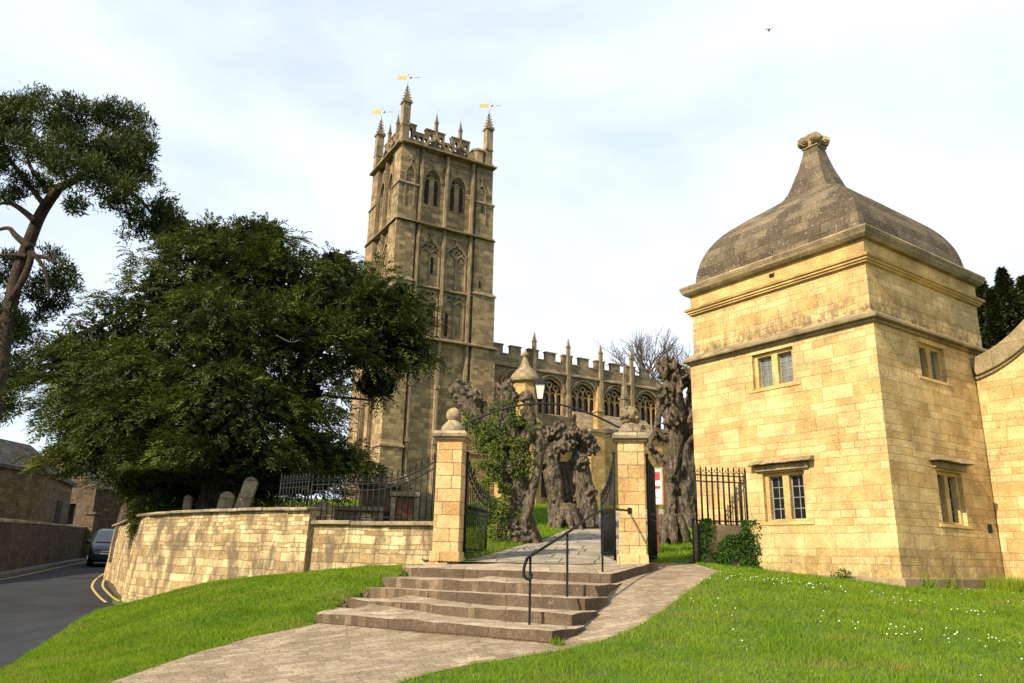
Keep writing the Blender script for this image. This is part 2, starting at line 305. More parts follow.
        for i in range(n if closed else n-1):
            j = (i+1) % n
            for k in range(4): Fs.append((i*4+k, i*4+(k+1) % 4, j*4+(k+1) % 4, j*4+k))
        if not closed: Fs += [(3, 2, 1, 0), tuple((n-1)*4+k for k in range(4))]
        return s.add(V, Fs)
    def build(s, name, mat, parent=None, bevel=0, recalc=True):
        org = ORG.get(parent.name, Vector((0, 0, 0))) if parent else Vector((0, 0, 0))
        me = bpy.data.meshes.new(name)
        if parent is None and s.v:
            a = np.array(s.v); org = Vector(((a[:, 0].min()+a[:, 0].max())/2, (a[:, 1].min()+a[:, 1].max())/2, a[:, 2].min()))
        me.from_pydata([(v[0]-org.x, v[1]-org.y, v[2]-org.z) for v in s.v], [], s.f)
        for m in (mat if isinstance(mat, (list, tuple)) else [mat]): me.materials.append(m)
        me.polygons.foreach_set('material_index', s.mi)
        if recalc:
            bm = bmesh.new(); bm.from_mesh(me); bmesh.ops.recalc_face_normals(bm, faces=bm.faces); bm.to_mesh(me); bm.free()
        ul = me.uv_layers.new(name='UVMap')
        for i, p in enumerate(me.polygons):
            if i in s.smooth: p.use_smooth = True
            n = p.normal
            if i in s.uv and len(s.uv[i]) == len(p.vertices):
                mp_ = {vi: s.uv[i][k] for k, vi in enumerate(s.f[i])}
                for li in p.loop_indices: ul.data[li].uv = mp_[me.loops[li].vertex_index]
                continue
            if abs(n.z) < .85:
                t = Vector((0, 0, 1)).cross(n).normalized(); b = n.cross(t)
            else: t = Vector((1, 0, 0)); b = Vector((0, 1, 0))
            if b.z < 0: b = -b
            for li in p.loop_indices:
                v = me.vertices[me.loops[li].vertex_index].co+org; ul.data[li].uv = (v.dot(t), v.dot(b))
        ob = bpy.data.objects.new(name, me); COL.objects.link(ob)
        if parent: ob.parent = parent
        else: ob.location = org
        ORG[ob.name] = org
        if bevel:
            b = ob.modifiers.new('bevel', 'BEVEL'); b.width = bevel; b.segments = 2; b.limit_method = 'ANGLE'
        return ob
def tag(o, label=None, cat=None, group=None, kind=None):
    if label: o['label'] = label
    if cat: o['category'] = cat
    if group: o['group'] = group
    if kind: o['kind'] = kind
    return o
def root(name, loc, label, cat, group=None):
    o = bpy.data.objects.new(name, None); COL.objects.link(o); o.location = loc; o.empty_display_size = .2; ORG[o.name] = Vector(loc)
    return tag(o, label, cat, group)
def fastmesh(name, V, Fq, mat, parent=None, smooth=False):
    """V (n,3) float, Fq (m,k) int -> one mesh object"""
    V = np.asarray(V, np.float32); Fq = np.asarray(Fq, np.int32); k = Fq.shape[1]
    org = ORG.get(parent.name) if parent else Vector((float(V[:, 0].mean()), float(V[:, 1].mean()), float(V[:, 2].min())))
    me = bpy.data.meshes.new(name); me.vertices.add(len(V)); me.vertices.foreach_set('co', (V-np.array(org, np.float32)).ravel())
    me.loops.add(Fq.size); me.loops.foreach_set('vertex_index', Fq.ravel()); me.polygons.add(len(Fq))
    me.polygons.foreach_set('loop_start', np.arange(0, Fq.size, k, dtype=np.int32)); me.polygons.foreach_set('loop_total', np.full(len(Fq), k, np.int32))
    me.update(calc_edges=True); me.materials.append(mat)
    ob = bpy.data.objects.new(name, me); COL.objects.link(ob)
    if parent: ob.parent = parent
    else: ob.location = org
    ORG[ob.name] = org
    return ob
def unit(a): return a/np.maximum(1e-9, np.linalg.norm(a, axis=-1, keepdims=True))
def leaves(C, T, Nn, L, Wd):
    """rhombic leaves: centre C, long axis T, normal Nn, length L, width Wd"""
    T = unit(T); B = unit(np.cross(Nn, T)); L = np.reshape(L, (-1, 1)); Wd = np.reshape(Wd, (-1, 1))
    V = np.stack([C-T*L/2, C+B*Wd/2+T*L*.08, C+T*L/2, C-B*Wd/2+T*L*.08], 1).reshape(-1, 3)
    return V, np.arange(len(V)).reshape(-1, 4)
def joinarr(parts):
    Vs = []; Fs = []; o = 0
    for V, Fq in parts: Vs.append(V); Fs.append(Fq+o); o += len(V)
    return np.concatenate(Vs), np.concatenate(Fs)
def catmull(P, n=8):
    P = [Vector(p) for p in P]; out = []
    for i in range(len(P)-1):
        p0, p1, p2, p3 = P[max(0, i-1)], P[i], P[i+1], P[min(len(P)-1, i+2)]
        for k in range(n):
            t = k/n; out.append(.5*((2*p1)+(p2-p0)*t+(2*p0-5*p1+4*p2-p3)*t*t+(3*p1-p0-3*p2+p3)*t**3))
    return out+[P[-1]]
def arch(a0, a1, z0, zs, zt, n=8, ogee=False, pw=1.6):
    """pointed-arch outline from sill z0, springing zs, apex zt"""
    c = (a0+a1)/2; h = (a1-a0)/2; pts = [(a0, z0), (a1, z0)]
    for i in range(n+1):
        t = i/n; x = 1-t; y = (1-x**pw)**(1/pw)*.9+t*.1
        if ogee: y = .6*math.sin(min(1, t/.72)*math.pi/2)+(.4*((t-.72)/.28)**1.7 if t > .72 else 0)
        pts.append((c+h*x, zs+(zt-zs)*y))
    pts += [(2*c-a, z) for a, z in pts[2:-1][::-1]]
    return pts
def archline(*a, **k): return arch(*a, **k)[2:]

# ------------------------------------------------------------------ ground height
CP = [(-6.3,10.3,-1.5),(-6.1,9.9,-1.5),(-7,12.4,-1.45),(-8.6,18.3,-1.34),(-12,20,-1.31),(-13,8,-1.55),(-12,0,-1.66),(-4.6,5,-1.55),(-4,0,-1.62),(-15,31,-1.11),(-18.6,29.5,-1.14),(-22,42,-.90),(-26,52,-.72),(-33,75,-.35),(-17,20,-1.3),(-22,30,-1.1),
      (-9.3,19.9,-1.30),(-6.3,17.0,-.68),(-3.9,15.3,-.39),(-1.6,14.3,-.18),(-2.2,12.9,-.42),(-2.75,11.6,-.78),(-2.65,10.8,-.93),(.5,9.0,-.92),(-.8,9.9,-.92),(-3.9,8,-1.24),(0,7,-1.12),(0,4,-1.36),(0,0,-1.62),(4,2,-1.4),
      (1.05,9.9,-.80),(1.6,11.2,-.52),(2.3,12.6,-.27),(2.7,13.9,-.15),(3.5,14.8,-.05),(3.0,15.2,-.02),(4.3,14.9,-.12),(5,14.8,-.16),(6.35,12.7,-.34),(5.5,12.0,-.36),(1.6,9,-.90),(2.4,7,-1.08),(4.5,6.8,-1.02),(5.2,9.5,-.68),(7.5,10,-.70),(9,13.6,-.45),(10,10,-.75),(12,14,-.5),(3.0,11,-.52),(-5,12,-1.02),(-4.5,13.5,-.62),(9,5,-1.2)]
_c = np.array(CP); _n = len(_c)
def _U(r): return np.where(r > 1e-9, r*r*np.log(np.maximum(r, 1e-9)), 0)
_Km = _U(np.linalg.norm(_c[:, None, :2]-_c[None, :, :2], axis=-1))+np.eye(_n)*.35
_P = np.hstack([np.ones((_n, 1)), _c[:, :2]]); _A = np.block([[_Km, _P], [_P.T, np.zeros((3, 3))]])
_w = np.linalg.solve(_A, np.concatenate([_c[:, 2], np.zeros(3)]))
def hf(x, y):
    x = np.asarray(x, float); y = np.asarray(y, float); sh = x.shape; x = x.ravel(); y = y.ravel(); out = np.empty(len(x))
    for i in range(0, len(x), 20000):
        q = np.stack([x[i:i+20000], y[i:i+20000]], 1); d = np.linalg.norm(q[:, None]-_c[None, :, :2], axis=-1)
        out[i:i+20000] = _U(d)@_w[:_n]+_w[_n]+q@_w[_n+1:]
    out = out.reshape(sh); return out if sh else float(out)
def hb(x, y):
    """churchyard ground"""
    x = np.asarray(x, float); y = np.asarray(y, float)
    z = np.interp(y, [12, 14.4, 17, 24, 30, 40, 52, 90, 400], [-.14, -.09, .22, .92, 1.85, 2.6, 3.0, 3.2, 3.4])
    lt = 1/(1+np.exp((x+2.2)*6)); z2 = np.maximum(z, .52+.012*(y-14)); z = z*(1-lt)+z2*lt
    return z if z.shape else float(z)
def hit(px, py, f=hf):
    d = ray(px, py); Y = 3.0
    while Y < 120:
        p = d*(Y/d.y)
        if p.z < f(p.x, p.y): return p
        Y += .04
    return p
def inpoly(x, y, poly):
    x = np.asarray(x); y = np.asarray(y); r = np.zeros(x.shape, bool); n = len(poly)
    for i in range(n):
        x0, y0 = poly[i][:2]; x1, y1 = poly[(i+1) % n][:2]
        if y0 == y1: continue
        c = ((y0 > y) != (y1 > y)) & (x < (x1-x0)*(y-y0)/(y1-y0)+x0); r ^= c
    return r
def segdist(x, y, poly):
    d = np.full(np.shape(x), 1e9); n = len(poly)
    for i in range(n):
        a = np.array(poly[i][:2], float); b = np.array(poly[(i+1) % n][:2], float); ab = b-a
        t = np.clip(((x-a[0])*ab[0]+(y-a[1])*ab[1])/(ab@ab+1e-12), 0, 1); d = np.minimum(d, np.hypot(x-a[0]-t*ab[0], y-a[1]-t*ab[1]))
    return d
def drape(name, poly, f, off, mat, step=.25, kindn='structure', parent=None, rot=0):
    bm = bmesh.new(); vs = [bm.verts.new((p[0], p[1], 0)) for p in poly]; bm.faces.new(vs)
    xs = [p[0] for p in poly]; ys = [p[1] for p in poly]
    for ax, lo, hi in ((0, min(xs), max(xs)), (1, min(ys), max(ys))):
        k = math.floor(lo/step)*step
        while k < hi:
            co = Vector((k, 0, 0)) if ax == 0 else Vector((0, k, 0)); no = Vector((1, 0, 0)) if ax == 0 else Vector((0, 1, 0))
            bmesh.ops.bisect_plane(bm, geom=bm.verts[:]+bm.edges[:]+bm.faces[:], plane_co=co, plane_no=no, dist=1e-5); k += step
    z = f(np.array([v.co.x for v in bm.verts]), np.array([v.co.y for v in bm.verts]))
    for v, zz in zip(bm.verts, z): v.co.z = zz+off
    for fc in bm.faces:
        fc.smooth = True
        if fc.normal.z < 0: fc.normal_flip()
    bm.normal_update()
    for fc in bm.faces:
        if fc.normal.z < 0: fc.normal_flip()
    uvl = bm.loops.layers.uv.new('UVMap'); ca, sa = math.cos(rot), math.sin(rot)
    for fc in bm.faces:
        for l in fc.loops: l[uvl].uv = (l.vert.co.x*ca+l.vert.co.y*sa, -l.vert.co.x*sa+l.vert.co.y*ca)
    me = bpy.data.meshes.new(name); bm.to_mesh(me); bm.free(); me.materials.append(mat)
    o = bpy.data.objects.new(name, me); COL.objects.link(o); tag(o, kind=kindn); return o

# plan of the place
LIPL = [atz(316,613,-.78), atz(340,598.5,-.65), atz(363,587.5,-.505), atz(383,577.5,-.355), atz(402,567.5,-.215)]
LIPR = [atz(553,631,-.78), atz(571,614,-.64), atz(584,598.5,-.495), atz(597.5,585.5,-.35), atz(610.5,573.5,-.21)]
ROAD = [(-3,-3),(-4.6,5),(-6.1,9.9),(-7,12.4),(-8.6,18.3),(-9.75,20.0),(-12.3,25.0),(-15.35,31),(-17.6,38),(-22,52),(-31,78),(-36,78),(-27,52),(-18.6,29.5),(-14.5,18),(-13,8),(-12,-3)]
pp = lambda x, y: tuple(hit(x, y)[:2])
APRON = [(-3.3,5.2)]+[pp(110,683), pp(190,655), pp(250,638), pp(318,624)]+[(LIPL[0].x+.1, LIPL[0].y+.35),(-1.5,11.9),(.3,13.4),(1.6,14.4),(2.7,14.55),(3.35,15.2),(3.45,15.1)]+[pp(722,572), pp(700,584), pp(676,602), pp(655,617), pp(640,627), pp(600,643), pp(560,652), pp(520,658), pp(480,664), pp(440,672), pp(398,684), (-1.2,5.2)]
# inner corner: wall line
WL = [(-1.42,14.25),(-2.6,14.75),(-3.86,15.28),(-5.0,16.05),(-6.4,17.1),(-8.0,18.45),(-9.15,19.75),(-10.6,22.2),(-13.0,26.6),(-15.5,31.0),(-17.3,35.5),(-18.5,41)]

# base ground sheet of the front: lawn bank
gx = np.unique(np.concatenate([np.arange(-60, -16, 2.0), np.arange(-16, 13, .14), np.arange(13, 60, 3.0)])); gy = np.unique(np.concatenate([np.arange(-20, 4, 1.0), np.arange(4, 21, .14), np.arange(21, 84, 1.5)]))
GX, GY = np.meshgrid(gx, gy); GZ = hf(GX, GY); GZ = np.clip(GZ, -2.2, 1.5)
for poly in (APRON, ROAD):
    ins = inpoly(GX, GY, poly) & (segdist(GX, GY, poly) > .16); GZ = np.where(ins, GZ-.09, GZ)
STEPF = [(LIPL[0].x-.02,LIPL[0].y),(LIPR[0].x,LIPR[0].y),(1.2,11),(2.2,13),(2.2,14.8),(-1.3,14.8),(-1.7,13.2),(LIPL[4].x-.1,LIPL[4].y),(LIPL[3].x-.1,LIPL[3].y),(LIPL[2].x-.1,LIPL[2].y),(LIPL[1].x-.1,LIPL[1].y)]
ins = inpoly(GX, GY, STEPF) & (segdist(GX, GY, STEPF) > .02); GZ = np.where(ins, GZ-.5, GZ)
# behind the wall and gates the bank drops away below the churchyard sheet
BACK = WL+[(-20,60),(60,60),(60,15.6),(3.8,15.4),(2.9,14.8)]
ins = inpoly(GX, GY, BACK) & (segdist(GX, GY, BACK) > .2); GZ = np.where(ins, np.minimum(GZ-.4, -.6), GZ)
nyy, nxx = GX.shape; idx = np.arange(nyy*nxx).reshape(nyy, nxx)
FQ = np.stack([idx[:-1, :-1], idx[:-1, 1:], idx[1:, 1:], idx[1:, :-1]], -1).reshape(-1, 4)
lawn = fastmesh('lawn', np.stack([GX, GY, GZ], -1).reshape(-1, 3), FQ, M_TURF); tag(lawn, kind='structure')
for p in lawn.data.polygons: p.use_smooth = True
# far land to the horizon
m = MB(); n = 64
prof = [(0, -3.2), (150, -3.2), (400, -3.0), (2500, -3)]
m.lathe((0, 30, 0), [(r if r else .1, z) for r, z in prof], 48); land = m.build('land', M_TURF); tag(land, kind='structure')
# churchyard sheet
cx = np.concatenate([np.arange(-45, -14, 1.5), np.arange(-14, 14, .15), np.arange(14, 90, 2)]); cy = np.concatenate([np.arange(13.75, 20, .15), np.arange(20, 34, .3), np.arange(34, 160, 3)])
CX, CY = np.meshgrid(cx, cy); CZ = hb(CX, CY)
keep = inpoly(CX, CY, [(WL[0][0]+.2, WL[0][1]-.3)]+[(x+.22, y+.22) for x, y in WL[1:]]+[(-26,62),(-45,110),(-45,160),(95,160),(95,15.6),(3.75,15.1),(3.3,14.5),(2.6,14.15),(2.2,13.75),(-1.3,13.8)])
idx = np.arange(CX.size).reshape(CX.shape); q = np.stack([idx[:-1, :-1], idx[:-1, 1:], idx[1:, 1:], idx[1:, :-1]], -1).reshape(-1, 4)
kf = keep.ravel()[q].all(1); q = q[kf]; us, inv = np.unique(q, return_inverse=True)
cyd = fastmesh('churchyard_ground', np.stack([CX, CY, CZ], -1).reshape(-1, 3)[us], inv.reshape(-1, 4), M_TURF); tag(cyd, kind='structure')
for p in cyd.data.polygons: p.use_smooth = True

drape('brick_path', APRON, hf, .006, M_PAVE, .25, rot=R(28))
drape('road', ROAD, hf, .006, M_ROAD, .5)
FLAG = [(-.72,14.45),(1.95,14.15),(2.25,14.3),(3.3,18.5),(4.2,22.5),(5.6,27),(8.5,32),(6.3,33.5),(3.5,28.5),(2.0,24),(.9,19),(-.1,16)]
drape('flagstone_path', FLAG, hb, .012, M_FLAG, .3, rot=R(-10))
# pavement with kerb on the far side of the road
m = MB(); pl = [(-12.0,-3),(-13,8),(-14.5,18),(-18.6,29.5),(-27,52),(-36,78)]
for a, b in zip(pl[:-1], pl[1:]):
    for k in range(6):
        p = Vector(a).lerp(Vector(b), k/6); r_ = Vector(a).lerp(Vector(b), (k+1)/6); d = (r_-p).normalized(); nrm = Vector((-d.y, d.x))
        za, zb = hf(p.x, p.y), hf(r_.x, r_.y); P = []
        for (pt, z) in ((p, za), (r_, zb)):
            for off, dz in ((0, -.1), (0, .12), (1.9, .15), (1.9, -.1)): P.append((pt.x+nrm.x*off, pt.y+nrm.y*off, z+dz))
        m.add(P, [(0, 1, 5, 4), (1, 2, 6, 5), (2, 3, 7, 6)])
tag(m.build('pavement', M_PAVEM), kind='structure')
# yellow lines
def linestrip(pts, w, name):
    pts = catmull([(x, y, 0) for x, y in pts], 10); m = MB(); L = []
    for i, p in enumerate(pts):
        t = (pts[min(i+1, len(pts)-1)]-pts[max(0, i-1)]).normalized(); q = Vector((-t.y, t.x, 0))*w/2; L.append((p-q, p+q))
    V = []
    for l, r_ in L:
        for v in (l, r_): V.append((v.x, v.y, hf(v.x, v.y)+.014))
    m.add(V, [(2*i, 2*i+1, 2*i+3, 2*i+2) for i in range(len(pts)-1)], True); o = m.build(name, M_YLINE); tag(o, kind='structure'); return o
yl = [hit(106,603), hit(99.5,598), hit(94,591.5), hit(92,586), hit(96,579.5), hit(103,574.5), hit(113,570)]; yl = [(p.x, p.y) for p in yl]
linestrip(yl, .065, 'yellow_line'); linestrip([(x+.24, y+.16) for x, y in yl], .065, 'yellow_line')
linestrip([(-13.2,14),(-14.3,18),(-18.25,29.5),(-21.8,39),(-26.6,52)], .10, 'yellow_line')
# leaf litter verge at the wall foot
LV = [(x+.42, y+.12) for x, y in yl[:-1]]+[(-13.2,27.0),(-10.9,22.6),(-9.4,20.1),(-9.0,19.3)]

drape('leaf_litter_verge', LV, hf, .016, M_LEAFLIT, .3)

# ------------------------------------------------------------------ grass
def grass(name, polys, f, n, ymin, ymax, xmin, xmax, h=(.03, .06), excl=(), w=.007, dens=lambda x, y: 1.0, lab=None, near=8.0):
    X = rng.uniform(xmin, xmax, n*6); Y = rng.uniform(ymin, ymax, n*6); d = np.hypot(X, Y); k = rng.random(len(X)) < np.minimum(1, (near/d)**1.2)
    X, Y = X[k], Y[k]; ins = np.zeros(len(X), bool)
    for p in polys: ins |= inpoly(X, Y, p)
    for p in excl: ins &= ~(inpoly(X, Y, p) & (segdist(X, Y, p) > .02))
    X, Y = X[ins][:n], Y[ins][:n]; Z = f(X, Y)-.004; n = len(X)
    d = np.hypot(X, Y); H = rng.uniform(h[0], h[1], n)*(1+.35*np.sin(X*5.1+2*np.sin(Y*3.3))*np.sin(Y*4.3+1.7*np.sin(X*2.9))); Wd = w*np.maximum(1, d/7)*rng.uniform(.7, 1.3, n)
    an = rng.uniform(0, 2*np.pi, n); D = np.stack([np.cos(an), np.sin(an), np.zeros(n)], 1)*Wd[:, None]/2
    le = rng.normal(0, .45, (n, 2))*H[:, None]; C = np.stack([X, Y, Z], 1)
    V = np.stack([C-D, C+D, C+np.stack([le[:, 0], le[:, 1], H], 1)], 1).reshape(-1, 3)
    o = fastmesh(name, V, np.arange(3*n).reshape(-1, 3), M_GRASS); tag(o, lab, 'grass', kind='stuff'); return o
WOUT = [(x-.05, y-.12) for x, y in WL[:7]]
LEFTL = [(-1.5,14.2)]+WOUT+[(-9.2,19.2),(-8.6,18.2),(-7,12.4),(-6.1,9.9),(-5.2,6),(-3.3,5.0),(-2.75,8),(LIPL[0].x-.02,LIPL[0].y),(LIPL[1].x+.12,LIPL[1].y),(LIPL[2].x+.15,LIPL[2].y),(LIPL[3].x+.12,LIPL[3].y),(LIPL[4].x+.05,LIPL[4].y+.1),(-1.2,13.7)]
grass('left_lawn_grass', [LEFTL], hf, 150000, 6, 20.5, -10, -.8, excl=(APRON, ROAD), lab='bright green mown grass on the bank below the curved wall')
LODGE_C = Vector((6.353, 12.8, 0)); T1 = R(55.46)
DL = Vector((-math.cos(T1), math.sin(T1), 0)); DR = Vector((math.sin(T1), math.cos(T1), 0))
RIGHTL = [(-1.5,5.2),(12,5.2),(14,15.5),(9.7,15.4),tuple((LODGE_C+DR*3.5)[:2]),tuple(LODGE_C[:2]),tuple((LODGE_C+DL*2.9)[:2]),(4.4,15.2),(3.8,15.2),(3.3,14.7),(1.3,11),(-.6,8.6),(-1.8,7)]
grass('right_lawn_grass', [RIGHTL], hf, 230000, 5.3, 15.5, -1.5, 12, excl=(APRON,), lab='bright green mown grass sweeping up to the domed lodge')
LODGEP = [tuple((LODGE_C+DR*a+DL*b)[:2]) for a, b in ((0, 0), (4.25, 0), (4.25, 4.25), (0, 4.25))]
CYA = [(-1.0,14.6),(-.75,14.5),(.0,16),(3.3,34),(12,36),(14,20),(3.4,15.6),(2.6,14.2),(2.3,14.5),(8,36),(-14,40),(-14,30),(-9,21),(-5,16.6),(-1.5,14.8)]
grass('churchyard_grass', [[(-9,20.5),(-1.1,14.7),(2.4,14.3),(2.7,14.5),(3.5,15.1),(6,15.9),(12,38),(-14,38)]], hb, 110000, 14.4, 38, -14, 12, h=(.05, .10), excl=(FLAG, LODGEP), w=.009, near=15, lab='green grass growing in the churchyard beyond the gates')
# taller tufts by the lodge foot and along the step edges
def tufts(name, spots, lab, hh=(.12, .32)):
    Vs = []
    for (x, y, r_, n) in spots:
        a = rng.uniform(0, 2*np.pi, n); q = r_*np.sqrt(rng.random(n)); X = x+q*np.cos(a); Y = y+q*np.sin(a); H = rng.uniform(*hh, n); Z = hf(X, Y)
        b = rng.uniform(0, 2*np.pi, n); D = np.stack([np.cos(b), np.sin(b), 0*b], 1)*.007; le = rng.normal(0, .35, (n, 2))*H[:, None]; C = np.stack([X, Y, Z], 1)
        Vs.append(np.stack([C-D, C+D, C+np.stack([le[:, 0], le[:, 1], H], 1)], 1).reshape(-1, 3))
    V = np.concatenate(Vs); o = fastmesh(name, V, np.arange(len(V)).reshape(-1, 3), M_GRASS); tag(o, lab, 'grass', kind='stuff')
sp = [tuple((LODGE_C+DR*a-DL*o_)[:2])+(r_, n_) for a, o_, r_, n_ in ((2.6,.3,.3,350),(3.0,.35,.35,500),(3.4,.4,.35,500),(3.8,.7,.4,500),(4.1,1.1,.4,400),(.5,.12,.12,80),(4.4,1.6,.4,300),(1.2,.12,.15,70))]
tufts('long_grass', sp, 'long unmown grass in the corner by the swept wall')
tufts('edge_weeds', [(LIPR[0].x+.05, LIPR[0].y-.03, .08, 60), (LIPL[3].x-.05, LIPL[3].y, .1, 60), (LIPL[1].x, LIPL[1].y, .1, 50), (LIPL[4].x, LIPL[4].y+.1, .15, 80)], 'small weeds at the ends of the steps', (.05, .12))
# daisies
n = 420; X = rng.uniform(2.5, 11, n*5); Y = rng.uniform(6, 13.5, n*5); dn = np.array([noise.noise(Vector((x*.7, y*.7, 3))) for x, y in zip(X, Y)])
k = inpoly(X, Y, RIGHTL) & ~inpoly(X, Y, APRON) & (rng.random(len(X)) < np.clip(.0+dn*2.2, .015, 1)); X, Y = X[k][:n], Y[k][:n]; n = len(X); Z = hf(X, Y)+.05
an = np.arange(6)*np.pi/3; r_ = rng.uniform(.005, .009, n)
V = np.stack([X[:, None]+r_[:, None]*np.cos(an), Y[:, None]+r_[:, None]*np.sin(an), Z[:, None]-.5*r_[:, None]*np.sin(an-2.5)], -1).reshape(-1, 3)
o = fastmesh('daisies', V, np.arange(6*n).reshape(-1, 6), M_PETAL); tag(o, 'tiny white daisies scattered through the right lawn', 'flowers', kind='stuff')

# ------------------------------------------------------------------ steps
st = root('stone_steps', (0, 10.5, -.95), 'five worn wide stone steps rising from brick path to the open gates', 'steps')
def noisy_slab(poly, z0, z1, sub=.12):
    m = MB(); m.m = 0
    P = []
    n = len(poly)
    for i in range(n):
        a, b = Vector(poly[i]), Vector(poly[(i+1) % n]); L = (b-a).length; k = max(1, int(L/sub))
        for j in range(k): P.append(a.lerp(b, j/k))
    jx = [Vector((noise.noise(Vector((p.x*5, p.y*5, z1)))*.03, noise.noise(Vector((p.x*5, p.y*5, z1+9)))*.03, noise.noise(Vector((p.x*3, p.y*3, 5+z1)))*.02)) for p in P]
    N_ = len(P); V = []
    for dz, ins in ((z0, 0), (z1, 0)):
        for p, q_ in zip(P, jx): V.append((p.x+q_.x, p.y+q_.y, dz if dz == z0 else dz(p)+q_.z if callable(dz) else dz+q_.z))
    m.add(V, [tuple(range(N_, 2*N_))]); m.m = 1; m.add(V, [(i, (i+1) % N_, N_+(i+1) % N_, N_+i) for i in range(N_)])
    return m
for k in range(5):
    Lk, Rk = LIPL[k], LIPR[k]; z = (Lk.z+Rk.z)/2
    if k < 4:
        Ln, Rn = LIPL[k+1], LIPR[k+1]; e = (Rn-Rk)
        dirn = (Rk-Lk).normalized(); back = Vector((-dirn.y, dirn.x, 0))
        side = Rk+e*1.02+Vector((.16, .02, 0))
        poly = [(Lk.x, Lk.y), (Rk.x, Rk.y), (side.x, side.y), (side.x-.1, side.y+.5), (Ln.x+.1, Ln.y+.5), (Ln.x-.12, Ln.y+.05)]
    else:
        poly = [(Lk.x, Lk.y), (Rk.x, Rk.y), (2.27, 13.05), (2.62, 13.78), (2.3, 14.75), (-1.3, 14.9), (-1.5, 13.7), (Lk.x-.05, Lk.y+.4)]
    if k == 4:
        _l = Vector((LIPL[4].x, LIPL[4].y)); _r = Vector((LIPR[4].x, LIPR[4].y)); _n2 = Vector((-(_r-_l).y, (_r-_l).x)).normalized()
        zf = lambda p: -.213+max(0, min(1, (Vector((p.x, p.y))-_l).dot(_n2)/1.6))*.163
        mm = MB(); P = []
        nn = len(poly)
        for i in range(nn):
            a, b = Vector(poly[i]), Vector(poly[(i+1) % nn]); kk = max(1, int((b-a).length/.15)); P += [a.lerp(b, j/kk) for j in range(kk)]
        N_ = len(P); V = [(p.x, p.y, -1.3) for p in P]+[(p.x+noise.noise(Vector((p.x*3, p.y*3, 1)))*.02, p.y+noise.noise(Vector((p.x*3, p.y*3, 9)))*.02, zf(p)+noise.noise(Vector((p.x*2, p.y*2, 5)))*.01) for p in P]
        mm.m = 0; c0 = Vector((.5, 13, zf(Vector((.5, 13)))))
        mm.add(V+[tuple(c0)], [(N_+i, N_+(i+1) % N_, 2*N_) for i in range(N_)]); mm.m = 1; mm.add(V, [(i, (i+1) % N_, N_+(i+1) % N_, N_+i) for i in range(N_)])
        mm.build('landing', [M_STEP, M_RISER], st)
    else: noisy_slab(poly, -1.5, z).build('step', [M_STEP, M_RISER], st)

# ------------------------------------------------------------------ gate piers
def pier(c, yaw, label, z0, top, kind):
    t = root('gate_pier', (c[0], c[1], z0), label, 'gate pier', 'stone gate piers either side of the steps')
    w = .475; m = MB(); m.box((c[0], c[1], (z0-.5+top)/2), (w, w, top-z0+.5), yaw); m.build('shaft', M_PIER, t, bevel=.012)
    m = MB(); m.box((c[0], c[1], z0+.02), (w+.10, w+.10, .34), yaw, .93); m.build('plinth', M_PIER, t, bevel=.015)
    m = MB(); m.box((c[0], c[1], top+.02), (w+.10, w+.10, .05), yaw); m.box((c[0], c[1], top+.075), (w+.19, w+.19, .06), yaw); m.box((c[0], c[1], top+.135), (w+.19, w+.19, .06), yaw, .86)
    m.build('cap', M_COPE, t, bevel=.01)
    m = MB(); m.lathe((c[0], c[1], top+.165), [(.23, 0), (.235, .03), (.215, .1), (.16, .17), (.11, .21), (.10, .24)], 18); m.build('neck', M_COPE, t)
    m = MB(); r_ = .145 if kind == 0 else .175; m.ball((c[0], c[1], top+.40+r_*.85-.03), r_, 22, 14, nz_=.05 if kind == 0 else .16, nf=4 if kind == 0 else 6)
    if kind == 1:
        for j in range(26):
            a = random.random()*6.28; h = random.uniform(-.8, .8); q_ = math.sqrt(1-h*h)
            m.ball((c[0]+r_*q_*math.cos(a), c[1]+r_*q_*math.sin(a), top+.40+r_*.85-.03+h*r_), .038, 7, 5, nz_=.3)
    m.build('ball_finial', M_MOULD, t)
    if kind == 1:
        m = MB(); q = Vector((c[0]+.24, c[1]+.06, top+.2)); m.ball(q, .075, 10, 7, (1, 1, 1.2), .4, 5); m.ball(q+Vector((.01, 0, .11)), .05, 10, 7, (1, 1, 1.1), .4, 5); m.build('broken_carving', M_MOULD, t)
    return t
PL = Vector((-1.02, 14.42, -.10)); PR = Vector((2.24, 14.12, -.09))
PL = atz(447.5, 562, -.10); PL = at(447.5, 562, 14.35); PR = at(633.3, 562, 14.1)
pier((PL.x, PL.y), R(-8), 'left gate pier with smooth round ball, joined to low railed wall', -.12, 2.07, 0)
pier((PR.x, PR.y), R(-9.5), 'right gate pier with rough knobbly ball and broken carving', -.10, 2.07, 1)

